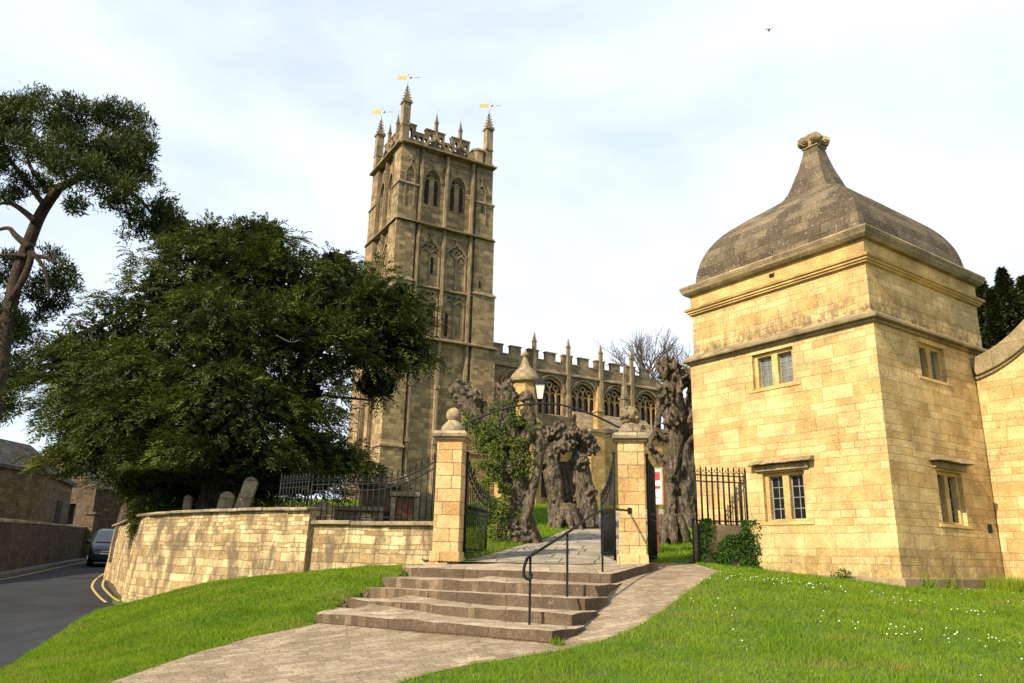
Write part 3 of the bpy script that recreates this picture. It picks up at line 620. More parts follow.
# ------------------------------------------------------------------ curved retaining wall
def sweepwall(name, pts, ztop, zbot, th, mat, parent, batter=.05, sm=True, jit=.0):
    m = MB(); P = [Vector((p[0], p[1], 0)) for p in pts]; s_ = 0; rows = []
    for i, p in enumerate(P):
        t = (P[min(i+1, len(P)-1)]-P[max(0, i-1)]).normalized(); nn = Vector((t.y, -t.x, 0)); nn = -nn if nn.y > 0 else nn
        if i: s_ += (P[i]-P[i-1]).length
        zt = ztop(s_) if callable(ztop) else ztop; zb = zbot; K_ = 7; row = []
        for j in range(K_+1):
            u = j/K_; z = zb+(zt-zb)*u; b = batter*(1-u)
            d = jit*noise.noise(Vector((p.x*1.3, p.y*1.3, z*1.7)))
            q = p+nn*(b+d); row.append(((q.x, q.y, z), (s_, z)))
        q = p-nn*th; row.append(((q.x, q.y, zt), (s_, zt+th))); row.append(((q.x, q.y, zb), (s_, zt+th+zt-zb))); rows.append(row)
    n = len(rows[0]); V = [r_[0] for row in rows for r_ in row]; U = [r_[1] for row in rows for r_ in row]; Fs = []
    for i in range(len(rows)-1):
        for j in range(n-1): Fs.append((i*n+j, i*n+j+1, (i+1)*n+j+1, (i+1)*n+j))
    Fs.append(tuple(range(n))); Fs.append(tuple((len(rows)-1)*n+k for k in range(n))[::-1])
    m.add(V, Fs, False, U); return m.build(name, mat, parent, recalc=True)
cw = root('retaining_wall', (-8, 19, -1.3), 'long curving pale rubble wall with weather streaks beside the road bend', 'wall')
cpts = catmull([(x, y, 0) for x, y in WL[2:]], 10); cpts[0] = cpts[0]
sweepwall('wall_face', cpts, .79, -2.0, .42, M_WALL, cw, .14, jit=.05)
def copestones(pts, z, th, w, over, parent, name='coping', L=.7):
    m = MB(); P = [Vector((p[0], p[1], 0)) for p in pts]
    # resample
    cum = [0]
    for a, b in zip(P[:-1], P[1:]): cum.append(cum[-1]+(b-a).length)
    def pt(s_):
        for i in range(len(P)-1):
            if s_ <= cum[i+1] or i == len(P)-2: return P[i].lerp(P[i+1], (s_-cum[i])/max(1e-6, cum[i+1]-cum[i]))
    s_ = 0
    while s_ < cum[-1]-.1:
        l = min(L*random.uniform(.7, 1.3), cum[-1]-s_); a, b = pt(s_+.004), pt(s_+l-.004); t = (b-a).normalized(); nn = Vector((t.y, -t.x, 0)); nn = -nn if nn.y > 0 else nn
        o1 = over+random.uniform(-.015, .02); dz = random.uniform(-.012, .012)
        q = [a+nn*o1, b+nn*o1, b-nn*w, a-nn*w]
        m.hexa([Vector((v.x, v.y, z+dz)) for v in q]+[Vector((v.x, v.y, z+dz+th*(1 if i > 1 else .75))) for i, v in enumerate(q)]); s_ += l
    return m.build(name, M_COPE, parent, bevel=.015)
copestones(cpts, .79, .09, .46, .09, cw)
# a few putlog holes
m = MB()
for x, y in ((291, 566), (283, 572), (210, 573), (304,566)):
    p = hit(x, y+9); q = ray(x, y); 
    m.ball(at(x, y, 15.75 if x > 280 else 17.2)+Vector((.02, -.05, 0)), .05, 8, 6, (1, .6, 1.2), .3)
m.build('weep_hole', M_VOID, cw)
lw = root('railed_wall', (-2.6, 14.8, -.4), 'low stone wall with iron railings between left gate pier and curved wall', 'wall')
lpts = [Vector((-1.22, 14.32, 0)), Vector((-2.5, 14.86, 0)), Vector((-3.95, 15.42, 0))]
sweepwall('wall_face', lpts, .52, -1.2, .32, M_WALL, lw, .05, jit=.01)
copestones(lpts, .52, .10, .38, .08, lw, L=.9)
# ------------------------------------------------------------------ iron work
def spear(m, p, h=.13, w=.05, az=0):
    """spear head with two side barbs on top of a bar at p"""
    p = Vector(p); x = Vector((math.cos(az), math.sin(az), 0))
    m.lathe(p, [(.011, 0), (.018, .02), (.009, .035), (.02, h*.45), (.014, h*.7), (.001, h)], 6, False)
    for s in (-1, 1):
        m.tube([p+Vector((0, 0, .02)), p+x*s*w*.6+Vector((0, 0, .015)), p+x*s*w+Vector((0, 0, .05)), p+x*s*w*.8+Vector((0, 0, .075))], [.008, .008, .006, .003], 5)
def railing(pts, zb, rail_z, name, label, cat, grp=None, tip=.10, gap=.115, second=.12, posts=(0, -1), loc=None, bar=.021, parent=None):
    """pts plan polyline; rail_z(s) top rail height by fraction"""
    P = [Vector((p[0], p[1], 0)) for p in pts]; L = [0]
    for a, b in zip(P[:-1], P[1:]): L.append(L[-1]+(b-a).length)
    tot = L[-1]
    def pt(f):
        s_ = f*tot
        for i in range(len(P)-1):
            if s_ <= L[i+1]+1e-6: return P[i].lerp(P[i+1], (s_-L[i])/(L[i+1]-L[i]))
        return P[-1]
    t = parent or root(name, (P[0].x, P[0].y, zb), label, cat, grp)
    ns = 24
    for off in (0, -second):
        m = MB(); m.tube([pt(i/ns)+Vector((0, 0, rail_z(i/ns)+off)) for i in range(ns+1)], .013, 6); m.build('rail', M_IRON, t)
    m = MB(); m.bar(pt(0)+Vector((0, 0, zb+.04)), pt(1)+Vector((0, 0, zb+.04)), .02, .025) if len(P) == 2 else m.tube([p+Vector((0, 0, zb+.04)) for p in P], .012, 6); m.build('rail', M_IRON, t)
    n = max(2, int(tot/gap)); az = math.atan2(P[-1].y-P[0].y, P[-1].x-P[0].x)
    for i in range(n+1):
        f = i/n; p = pt(f); zt = rail_z(f); isp = (i == 0 and 0 in posts) or (i == n and -1 in posts); m = MB(); r_ = .02 if isp else bar*.55
        m.tube([p+Vector((0, 0, zb-.02)), p+Vector((0, 0, zt+tip*.4))], r_, 6); spear(m, p+Vector((0, 0, zt+tip*.4)), .15+(.03 if isp else 0), .055, az)
        m.build('post' if isp else 'bar', M_IRON, t)
    return t
railing([(-1.3,14.42),(-2.5,14.92),(-3.92,15.46)], .63, lambda f: 1.30+.46*max(0, 1-f/.55)**2, 'railing', 'black iron spear railing curving up to the left gate pier', 'railing', 'iron railings by the churchyard', tip=.12, gap=.125)
railing([(-4.0,15.5),(-4.35,15.78),(-4.72,16.06)], .88, lambda f: 1.36, 'railing', 'short stretch of black railing on top of the curved wall', 'railing', 'iron railings by the churchyard', tip=.08, gap=.1, second=.1)

def gate_leaf(h, e, zb, zh, ze, label):
    """h hinge xy, e end xy; top dips from zh to ze"""
    t = root('iron_gate', (h[0], h[1], zb), label, 'gate', 'black iron gates standing open')
    A, Bv = Vector((*h, 0)), Vector((*e, 0)); L = (Bv-A).length; az = math.atan2(Bv.y-A.y, Bv.x-A.x)
    top = lambda f: zh-(zh-ze)*math.sin(min(1, f*1.05)*math.pi/2)**.8
    m = MB()
    m.tube([A+Vector((0, 0, zb)), A+Vector((0, 0, zh+.12))], .024, 8); m.tube([Bv+Vector((0, 0, zb)), Bv+Vector((0, 0, ze+.1))], .02, 8)
    for off in (0, -.13): m.tube([A.lerp(Bv, i/12)+Vector((0, 0, top(i/12)+off)) for i in range(13)], .013, 6)
    for z in (zb+.08, zb+.14, zb+.80, zb+.92): m.tube([A+Vector((0, 0, z)), Bv+Vector((0, 0, z))], .012, 6)
    m.ball(A+Vector((0, 0, zh+.15)), .035, 8, 6); m.build('gate_frame', M_IRON, t)
    n = 11
    for i in range(1, n):
        p = A.lerp(Bv, i/n); m = MB(); m.tube([p+Vector((0, 0, zb+.08)), p+Vector((0, 0, top(i/n)+.05))], .008, 6); spear(m, p+Vector((0, 0, top(i/n)+.05)), .11, .035, az); m.build('bar', M_IRON, t)
    for i in range(n):
        p = A.lerp(Bv, (i+.5)/n); m = MB(); m.tube([p+Vector((0, 0, zb+.1)), p+Vector((0, 0, zb+.86))], .006, 5); spear(m, p+Vector((0, 0, zb+.86)), .07, .02, az); m.build('lower_bar', M_IRON, t)
    return t
hL = at(465.5, 520, 14.5); eL = at(486.5, 520, 16.0); gate_leaf((hL.x, hL.y), (eL.x, eL.y), -.02, 1.72, 1.15, 'left gate leaf standing open inward beside the ivy tree')
hR = at(614.5, 520, 14.45); eR = at(601.5, 520, 15.9); gate_leaf((hR.x, hR.y), (eR.x, eR.y), -.02, 1.78, 1.2, 'right gate leaf standing open inward beside the knobbly ball pier')
hS = at(648.5, 520, 14.2); eS = at(655.5, 520, 15.15); gate_leaf((hS.x, hS.y), (eS.x, eS.y), -.08, 1.72, 1.62, 'narrow side gate leaf seen edge-on right of the knobbly ball pier')

# overthrow arch and lantern
ov = root('overthrow_arch', (PL.x, PL.y, 2.1), 'thin black iron arch spanning the gateway between the two piers', 'arch')
pz = [(456,428.5),(467,423),(482,416.5),(498,410.5),(513,406.5),(528,404),(545,403.4),(562,405),(580,410),(598,417),(617,426.5),(624,429)]
op = []
for x, y in pz:
    f = (x-450)/(633-450); Yy = PL.y+(PR.y-PL.y)*f; op.append(at(x, y, Yy))
m = MB(); m.tube(op, .018, 8); m.build('arch_bar', M_IRON, ov)
lc = at(540, 403, 14.25); ln = root('lantern', tuple(lc), 'four-sided black iron lantern with frosted panes on top of the gateway arch', 'lantern')
m = MB(); m.tube([lc, lc+Vector((0, 0, .05))], .02, 8); m.lathe(lc+Vector((0, 0, .04)), [(.05, 0), (.075, .02), (.07, .04)], 4, False, sq=R(40)); m.build('lantern_base', M_IRON, ln)
m = MB(); m.lathe(lc+Vector((0, 0, .075)), [(.075, 0), (.135, .27)], 4, False, sq=R(40)); m.build('pane', M_LANT, ln)
m = MB()
for k in range(4):
    a = R(40)+k*math.pi/2; m.bar(lc+Vector((.078*math.cos(a), .078*math.sin(a), .07)), lc+Vector((.14*math.cos(a), .14*math.sin(a), .35)), .014)
m.build('corner_bar', M_IRON, ln)
m = MB(); m.lathe(lc+Vector((0, 0, .345)), [(.165, 0), (.165, .015), (.09, .09), (.05, .12), (.04, .14), (.012, .17), (.015, .19), (.003, .22)], 4, False, sq=R(40)); m.build('lantern_cap', M_IRON, ln)

# handrail
hr = root('handrail', (.29, 9.8, -.92), 'black iron handrail with scrolled end rising up the steps', 'handrail')
p0 = Vector((.285, 9.72, -.93)); p1 = Vector((.815, 10.75, -.63)); p2 = at(602.6, 571, 12.35)
t0, t1, t2 = at(529.5, 556, p0.y), at(567.6, 532.5, p1.y), at(602.4, 510.5, p2.y); t3 = at(628, 510.5, 13.85)
for a, b in ((p0, t0), (p1, t1), (p2, t2)): m = MB(); m.bar(a-Vector((0, 0, .05)), Vector((a.x, a.y, b.z)), .03, .03); m.build('post', M_IRON, hr)
scr = [t0+Vector((-.045, -.07, -.17))+Vector((.03*math.sin(a)*.4, .06*math.cos(a)*.7, .06*math.sin(a))) for a in (2.5, 1.2, 0, -1.2, -2.4, -3.3)]
scr = [at(x, y, 9.7) for x, y in ((529,572),(531.5,575),(530,578.5),(526.5,578.5),(523.8,574),(524.5,566),(527,559.5))]+[t0+Vector((.02, .02, .005))]
m = MB(); m.tube(catmull(scr+[t1, t2-Vector((.02, 0, .0)), t3], 6), .019, 8); m.build('rail', M_IRON, hr)
m = MB(); m.box(t3+Vector((.03, .03, 0)), (.07, .06, .10)); m.build('wall_bracket', M_IRON, hr)

# ------------------------------------------------------------------ notice board
nb = at(655, 548, 16.2); nr = root('notice_board', (nb.x, nb.y, hb(nb.x, nb.y)), 'orange wooden notice board with white and red papers behind right pier', 'notice board')
yaw = R(28); c = at(654.8, 487, 16.2); u = Vector((math.cos(R(-38)), math.sin(R(-38)), 0)); nn = Vector((u.y, -u.x, 0)); nn = nn if nn.y < 0 else -nn
fr = Fr((c.x, c.y, 0), u, nn); zc = c.z
m = MB(); m.fbox(fr, -.19, .19, zc-.38, zc+.40, -.10, 0); m.build('case', M_WOODO, nr, bevel=.01)
m = MB(); m.fbox(fr, -.155, .155, zc-.345, zc+.355, 0, .006); m.build('notice_paper', M_WHITE, nr)
m = MB(); m.fbox(fr, -.12, .13, zc+.13, zc+.31, .006, .010); m.fbox(fr, -.12, .13, zc-.04, zc+.02, .006, .010); m.fbox(fr, -.10, .10, zc-.22, zc-.20, .006, .010); m.build('red_panel', M_RED, nr)
m = MB(); m.bar(fr.p(-.02, hb(c.x, c.y)-.1, -.06), fr.p(-.02, zc-.3, -.06), .09, .09); m.build('post', M_DOORW, nr)

# ------------------------------------------------------------------ lodge
Z0 = -.55
lodge = root('domed_lodge', (LODGE_C.x, LODGE_C.y, -.35), 'square golden stone lodge with dark ogee dome roof beside the lawn', 'lodge')
SZ = 4.25
FL = Fr(LODGE_C, DL, -DR); FRr = Fr(LODGE_C, DR, -DL)
# note FL: a runs from the near corner away along DL, outward is -DR
ub = LODGE_C+DR*SZ+DL*SZ; FB = Fr(ub, -DL, DR); FB2 = Fr(ub, -DR, DL)
rect = lambda a0, a1, z0, z1: [(a0, z0), (a1, z0), (a1, z1), (a0, z1)]
winsL = [(1.66, 2.62, 3.32, 4.04), (1.63, 2.55, .74, 1.66)]; winsR = [(1.46, 2.40, 3.36, 4.04), (1.53, 2.42, .72, 1.66)]
for fr, wins, st0 in ((FL, winsL, 0), (FRr, winsR, .40)):
    m = MB(); m.slab(fr, rect(st0, SZ, Z0, 4.16), [rect(w[0], w[1], w[2], w[3]) for w in wins], -.40, 0); m.build('wall', M_LODGE, lodge)
m = MB(); m.fbox(FB, 0, SZ-.41, Z0, 4.16, -.4, 0); m.build('wall', M_LODGE, lodge); m = MB(); m.fbox(FB2, .41, SZ-.41, Z0, 4.16, -.4, 0); m.build('wall', M_LODGE, lodge)
def ring(z0, z1, d, inset=0, top=0):
    """square slab round the lodge, projecting d"""
    m = MB(); c = LODGE_C+DR*SZ/2+DL*SZ/2; s0 = SZ/2+d; s1 = s0+top
    P = []
    for z, s_ in ((z0, s0), (z1, s1)):
        for a, b in ((-1, -1), (1, -1), (1, 1), (-1, 1)): q = c+DR*a*s_+DL*b*s_; P.append(Vector((q.x, q.y, z)))
    return m.hexa(P)
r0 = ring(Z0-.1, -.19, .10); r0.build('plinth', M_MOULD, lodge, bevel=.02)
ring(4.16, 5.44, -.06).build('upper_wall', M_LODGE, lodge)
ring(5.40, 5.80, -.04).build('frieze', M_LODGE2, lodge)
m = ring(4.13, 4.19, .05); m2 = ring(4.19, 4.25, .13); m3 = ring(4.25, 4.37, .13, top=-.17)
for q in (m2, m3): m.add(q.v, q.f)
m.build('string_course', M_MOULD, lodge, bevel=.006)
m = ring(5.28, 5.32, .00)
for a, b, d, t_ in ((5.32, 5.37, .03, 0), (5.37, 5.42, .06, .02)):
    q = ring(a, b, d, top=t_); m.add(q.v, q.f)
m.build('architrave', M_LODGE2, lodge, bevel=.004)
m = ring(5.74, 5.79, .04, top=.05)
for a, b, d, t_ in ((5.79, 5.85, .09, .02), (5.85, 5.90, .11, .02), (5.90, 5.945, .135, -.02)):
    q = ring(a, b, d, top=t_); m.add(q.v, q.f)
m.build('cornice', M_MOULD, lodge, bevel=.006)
# ogee dome
cen = LODGE_C+DR*SZ/2+DL*SZ/2; yaw_l = math.atan2(DR.y, DR.x)
prof = [(1.99, 5.94), (1.985, 6.15), (1.95, 6.38), (1.88, 6.62), (1.76, 6.87), (1.61, 7.09), (1.43, 7.28), (1.23, 7.45), (1.02, 7.61), (.83, 7.75), (.67, 7.87), (.55, 7.98), (.445, 8.19), (.37, 8.42), (.295, 8.65), (.235, 8.88), (.19, 9.08), (.165, 9.22)]
pf = catmull([(a, 0, b) for a, b in prof], 3); m = MB(); rows = []; NS = 14; s_ = 0; Vv = []; Uv = []
for i, p in enumerate(pf):
    if i: s_ += (pf[i]-pf[i-1]).length
    for sd_ in range(4):
        a0, b0 = [(-1, -1), (1, -1), (1, 1), (-1, 1)][sd_]; a1, b1 = [(1, -1), (1, 1), (-1, 1), (-1, -1)][sd_]
        for k in range(NS+1):
            f = k/NS; a = a0+(a1-a0)*f; b = b0+(b1-b0)*f; q = cen+DR*a*p.x+DL*b*p.x
            w_ = noise.noise(Vector((q.x*1.2, q.y*1.2, p.z*1.2)))*.02; edge = max(abs(f-.5)*2-.9, 0)*0
            q = cen+(q-cen)*(1+w_*.6); Vv.append((q.x, q.y, p.z)); Uv.append((f*2*p.x+sd_*9-p.x, s_))
per = 4*(NS+1); Fs = []
for i in range(len(pf)-1):
    for sd_ in range(4):
        for k in range(NS): o_ = i*per+sd_*(NS+1)+k; Fs.append((o_, o_+1, o_+per+1, o_+per))
m.add(Vv, Fs, True, Uv); o = m.build('dome_roof', M_ROOF, lodge)
# finial of four scrolls
m = MB(); m.lathe((cen.x, cen.y, 9.2), [(.25, 0), (.29, .02), (.27, .05), (.20, .07), (.22, .14), (.17, .33), (.20, .37), (.13, .42), (.06, .45)], 4, False, sq=yaw_l+math.pi/4)
for k in range(4):
    a = yaw_l+math.pi/4+k*math.pi/2; d = Vector((math.cos(a), math.sin(a), 0)); ax = Vector((-d.y, d.x, 0)); c0 = Vector((cen.x, cen.y, 9.40))+d*.235
    for rr, w in ((.115, .085), (.07, .12), (.03, .15)): m.tube([c0-ax*w, c0+ax*w], rr, 14, False)
    m.tube([Vector((cen.x, cen.y, 9.55))+d*.06, c0+Vector((0, 0, .105))-d*.02, c0+d*.09+Vector((0, 0, .04))], [.07, .06, .05], 8)
m.build('scroll_finial', M_MOULD, lodge, bevel=.006)
# lodge windows
def lodge_window(fr, w, upper):
    a0, a1, z0, z1 = w; mid = (a0+a1)/2; m = MB(); o = 'window'
    fm = MB()
    for r0_, r1_ in (((a0, a0+.085)), (a1-.085, a1), (mid-.07, mid+.07)): fm.fbox(fr, r0_, r1_, z0+.001, z1-.001, -.26, -.07)
    fm.fbox(fr, a0+.086, a1-.086, z1-.07, z1-.002, -.26, -.072); fm.fbox(fr, a0+.086, a1-.086, z0+.002, z0+.045, -.26, -.073)
    W_ = fm.build('window', M_LODGE2, lodge, bevel=.012)
    for l0, l1 in ((a0+.085, mid-.07), (mid+.07, a1-.085)):
        g = MB(); g.fbox(fr, l0, l1, z0+.045, z1-.07, -.20, -.18); g.build('pane', M_GLASSP if upper else M_GLASS, W_)
        g = MB(); zz0, zz1 = z0+.045, z1-.07
        for a in (l0+.008, l1-.008): g.fbox(fr, a-.008, a+.008, zz0, zz1, -.179, -.162)
        for z in (zz0+.008, zz1-.008): g.fbox(fr, l0+.02, l1-.02, z-.008, z+.008, -.179, -.163)
        g.fbox(fr, (l0+l1)/2-.006, (l0+l1)/2+.006, zz0, zz1, -.179, -.168)
        for k in range(1, 4): z = zz0+(zz1-zz0)*k/4; g.fbox(fr, l0, l1, z-.006, z+.006, -.179, -.170)
        g.build('leading', M_LEAD, W_)
    s = MB(); s.fbox(fr, a0-.12, a1+.12, z0-.06, z0-.001, -.10, .018, top=(a0-.12, a1+.12, .006)); s.build('sill', M_LODGE2, lodge, bevel=.008)
    if not upper:
        s = MB(); n = 9
        for k in range(n):
            aa = a0-.24+(a1-a0+.48)*k/n; bb = a0-.24+(a1-a0+.48)*(k+1)/n; dz = random.uniform(-.008, .008)
            s.fbox(fr, aa, bb-.003, z1+.15+dz, z1+.24+dz, -.02, .19+random.uniform(-.015, .015), top=(aa, bb-.003, .07))
        s.fbox(fr, a0-.12, a1+.12, z1+.03, z1+.145, -.02, .06)
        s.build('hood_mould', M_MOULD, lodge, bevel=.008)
for w in winsL: lodge_window(FL, w, w[2] > 2)
for w in winsR: lodge_window(FRr, w, w[2] > 2)
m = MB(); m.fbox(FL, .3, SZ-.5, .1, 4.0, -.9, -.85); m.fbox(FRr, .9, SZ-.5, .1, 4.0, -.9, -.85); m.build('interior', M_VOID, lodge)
m = MB(); m.fbox(FRr, 3.15, 3.30, .62, .78, -.02, .012); m.build('vent_hole', M_VOID, lodge)
m = MB(); q = FL.p(2.05, 5.60, .03); m.fbox(FL, 1.97, 2.08, 5.57, 5.64, -.06, -.02); m.build('spout_hole', M_VOID, lodge)
# swept wall on the right
sw = root('swept_wall', tuple((LODGE_C+DR*3.55-DL*.5)[:2])+(-.5,), 'tall golden wall with heavy coping swept up beside the lodge at the right edge', 'wall')
j = LODGE_C+DR*3.52; FW = Fr(j, -DL, -DR)
cv = [(0.02, 3.64), (.4, 3.76), (.8, 3.97), (1.2, 4.28), (1.6, 4.60), (2.2, 4.85), (3.0, 4.92), (4.2, 4.94)]
cvp = [(p.x, p.z) for p in catmull([(a, 0, z) for a, z in cv], 4)]
m = MB(); m.slab(FW, [(0.02, -1.2), (4.2, -1.2)]+cvp[::-1], [], -.45, 0); m.build('wall_face', M_LODGE, sw)
m = MB(); m.strip(FW, [(a, z+.19) for a, z in cvp], .36, -.55, .10); m.strip(FW, [(a, z-.03) for a, z in cvp], .07, -.50, .05); m.build('coping', M_MOULD, sw, bevel=.02)

# side panel of wall with railing between the side gate and the lodge
gp = at(698, 545, 15.0); gp = Vector((gp.x, gp.y, 0)); le = LODGE_C+DL*2.95-DR*.02
FP = Fr(gp, (le-gp), Vector(((le-gp).y, -(le-gp).x, 0))); LP = (le-gp).length
sp_ = root('ivy_wall_panel', (gp.x, gp.y, -.1), 'short mossy wall under black spear railing joined to the domed lodge', 'wall')
m = MB(); m.fbox(FP, .05, LP, -.6, .70, -.28, 0); m.build('wall_face', M_NAVE, sp_, bevel=.015)
railing([tuple(gp[:2]), tuple(le[:2])], .71, lambda f: 1.62, 'railing', 'black spear railing on the short mossy wall against the lodge', 'railing', 'iron railings by the churchyard', tip=.1, gap=.115, second=.12, posts=(0,), bar=.034)
hp = root('iron_hoop', (gp.x-.1, gp.y-.05, -.1), 'thin black iron hoop standing left of the short mossy wall', 'hoop'); m = MB()
m.tube([gp+Vector((-.10, -.06, -.15)), gp+Vector((-.10, -.06, .72)), gp+Vector((-.06, -.04, .76)), gp+Vector((0, -.03, .76)), gp+Vector((0.01, -.03, -.15))], .014, 6, False); m.build('hoop_bar', M_IRON, hp)
def ivy_on(name, pts, nrm, label, size=(.05, .08), mat=M_IVY, parent=None):
    pts = np.array(pts); nrm = unit(np.array(nrm)); n = len(pts); Nn = unit(nrm+rng.normal(0, .45, (n, 3))); T = np.cross(Nn, rng.normal(0, 1, (n, 3))); T[:, 2] -= .5; T = T-Nn*(T*Nn).sum(1)[:, None]
    L = rng.uniform(*size, n); V, Fq = leaves(pts, T, Nn, L, L*.85); o = fastmesh(name, V, Fq, mat, parent)
    if label: tag(o, label, 'ivy', kind='stuff')
    return o
P_ = []; Nr = []
for _ in range(3600):
    a = random.uniform(.0, LP+.22); z = random.uniform(-.15, .78)
    dn = noise.noise(Vector((a*3.2, z*1.5, 4)))
    edge = max(0, (a-LP+.28)/.3)
    if dn*1.3+edge*.6+(.25 if z < .2 else 0)-(.25 if z > .5 else 0) < .02: continue
    if a > LP-.1 and z > .95: continue
    p = FP.p(a, z, random.uniform(.01, .07)+edge*random.uniform(0, .16)); P_.append(tuple(p)); Nr.append(tuple(FP.n))
ivy_on('ivy', P_, Nr, 'dark green ivy hanging on the short mossy wall beside the lodge', (.045, .07), leafmat('dark ivy', (.045, .10, .012), (.02, .05, .008), 3, .2))
P_ = []; Nr = []
for x, y, s_, n in ((0.9, -.25, .07, 60), (1.0, -.32, .08, 60)):
    for _ in range(n): q = FL.p(a := x+random.gauss(0, s_), y+random.gauss(0, s_*.7)+.1, .12+abs(random.gauss(0, .03))); P_.append(tuple(q)); Nr.append(tuple(FL.n))
ivy_on('wall_weeds', P_, Nr, 'small dark weeds rooted in the foot of the lodge wall', (.03, .05))

# ------------------------------------------------------------------ church
CC = at(397, 220, 52); T2 = R(60); CR = Vector((math.sin(T2), math.cos(T2), 0)); CL = Vector((-math.cos(T2), math.sin(T2), 0))
church = root('church', (CC.x, CC.y, 3.0), 'tall medieval stone church with pinnacled square tower and battlemented nave', 'church')
FT = Fr(CC, CR, -CL); FS = Fr(CC, CL, -CR)    # south front (a along CR) and west side (a along CL)
TB = 2.2
def bodybox(a0, a1, v0, v1, z0, z1, mat=M_TOWER, name='tower_wall', top=0):
    m = MB(); P = []
    for z, k in ((z0, 0), (z1, top)):
        for a, v in ((a0+k, v0+k), (a1-k, v0+k), (a1-k, v1-k), (a0+k, v1-k)): q = CC+CR*a+CL*v; P.append(Vector((q.x, q.y, z)))
    m.hexa(P); return m.build(name, mat, church) if name else m
TW, TD = 7.85, 6.2
A0 = .28; V0 = .16
# core front with belfry holes
bel = [(2.02, 3.42, 25.8, 27.9, 28.65), (4.20, 5.58, 25.8, 27.9, 28.65)]
belL = [(1.75, 2.75, 25.8, 27.9, 28.65), (3.6, 4.6, 25.8, 27.9, 28.65)]
m = MB(); FTc = Fr(CC+CL*V0, CR, -CL); m.slab(FTc, rect(A0, TW, TB, 30.9), [arch(b[0], b[1], b[2], b[3], b[4], 8) for b in bel], -.6, 0); m.build('tower_wall', M_TOWER, church)
m = MB(); FSc = Fr(CC+CR*A0, CL, -CR); m.slab(FSc, rect(V0+.6, TD, TB, 30.9), [arch(b[0], b[1], b[2], b[3], b[4], 8) for b in belL], -.6, 0); m.build('tower_wall', M_TOWER, church)
bodybox(A0+.61, TW, V0+.9, TD, TB, 30.9)
def belfry(fr, b):
    a0, a1, z0, zs, zt = b; mid = (a0+a1)/2; o = MB(); o.slab(fr, arch(a0-.01, a1+.01, z0, zs, zt+.01), [], -.58, -.55); W_ = o.build('belfry_window', M_VOID, church)
    m = MB(); m.fbox(fr, mid-.20, mid+.20, z0, zs+.35, -.3, -.08); m.fbox(fr, a0, a0+.12, z0, zs, -.3, -.10); m.fbox(fr, a1-.12, a1, z0, zs, -.3, -.10)
    for s_ in (-1, 1):
        c = mid+s_*(a1-a0)*.25; m.strip(fr, archline(c-.24, c+.24, 0, zs-.25, zs+.2, 6), .09, -.3, -.09)
    m.strip(fr, [(mid+.16*math.cos(t), zs+.42+.16*math.sin(t)) for t in np.linspace(0, 6.28, 11)[:-1]], .07, -.4, -.14, True)
    m.strip(fr, archline(a0+.05, a1-.05, 0, zs, zt-.05, 8), .12, -.4, -.1); m.build('tracery', M_TRIM, W_)
    m = MB(); k = 0; z = z0+.12
    while z < zs+.05:
        for l0, l1 in ((a0+.125, mid-.205), (mid+.205, a1-.125)):
            P = [fr.p(l0, z, -.42), fr.p(l1, z, -.42), fr.p(l1, z-.12, -.16), fr.p(l0, z-.12, -.16)]; m.hexa(P+[p+Vector((0, 0, .035)) for p in P])
        z += .2
    m.build('louvre', M_LOUV, W_)
    m = MB(); m.strip(fr, [(a0-.1, zs-.1)]+archline(a0-.1, a1+.1, 0, zs, zt+.14, 9)[::-1]+[(a1+.1, zs-.1)], .13, 0, .16)
    c = mid
    m.strip(fr, [(c, zt+.15), (c, zt+.55)], .10, 0, .12); m.strip(fr, [(c, zt+.55), (c, zt+1.3)], .09, 0, .08); m.strip(fr, [(c-.25, zt+.95), (c+.25, zt+.95)], .16, 0, .1)
    m.build('hood_mould', M_TRIM, church)
for b in bel: belfry(FTc, b)
for b in belL: belfry(FSc, b)
# clasping corner buttresses, growing at the offsets
stg = [(2.2, 7.2, .70, .62), (7.2, 15.2, .55, .42), (15.2, 19.4, .42, .28), (19.4, 24.05, .24, .12), (24.05, 27.1, .12, .04), (27.1, 30.4, .0, .0)]
for (ca, cv_, sa, sv) in ((0, 0, -1, -1), (TW-.02, 0, 1, -1), (0, TD, -1, 1)):
    m = MB()
    for z0, z1, e, e2 in stg:
        if sa > 0: a0, a1 = ca-1.35, ca+.12+e*1.0
        else: a0, a1 = -.02-e*.25+.0, 1.45
        if sv < 0: v0, v1 = -.0-e*.35, 1.35
        else: v0, v1 = TD-1.3, TD+.1+e*1.3
        for (q0, q1, dd) in ((z0, z1-.22, 0), (z1-.22, z1, .0)):
            P = []
            for z in (q0, q1):
                for a, v in ((a0, v0), (a1, v0), (a1, v1), (a0, v1)): q = CC+CR*a+CL*v; P.append(Vector((q.x, q.y, z)))
            m.hexa(P)
    m.build('buttress', M_TOWER, church, bevel=.02)
    m = MB()
    for z0, z1, e, e2 in stg[:-1]:
        if sa > 0: a0, a1 = ca-1.35, ca+.12+e
        else: a0, a1 = -.02-e*.25, 1.45
        if sv < 0: v0, v1 = -e*.35, 1.35
        else: v0, v1 = TD-1.3, TD+.1+e*1.3
        P = []
        for z, k in ((z1-.12, .09), (z1, .07), (z1+.22, -.12)):
            for a, v in ((a0-k, v0-k), (a1+k, v0-k), (a1+k, v1+k), (a0-k, v1+k)): q = CC+CR*a+CL*v; P.append(Vector((q.x, q.y, z)))
        m.hexa(P[:8]); m.hexa(P[4:]); m.build('buttress_offset', M_TRIM, church); m = MB()
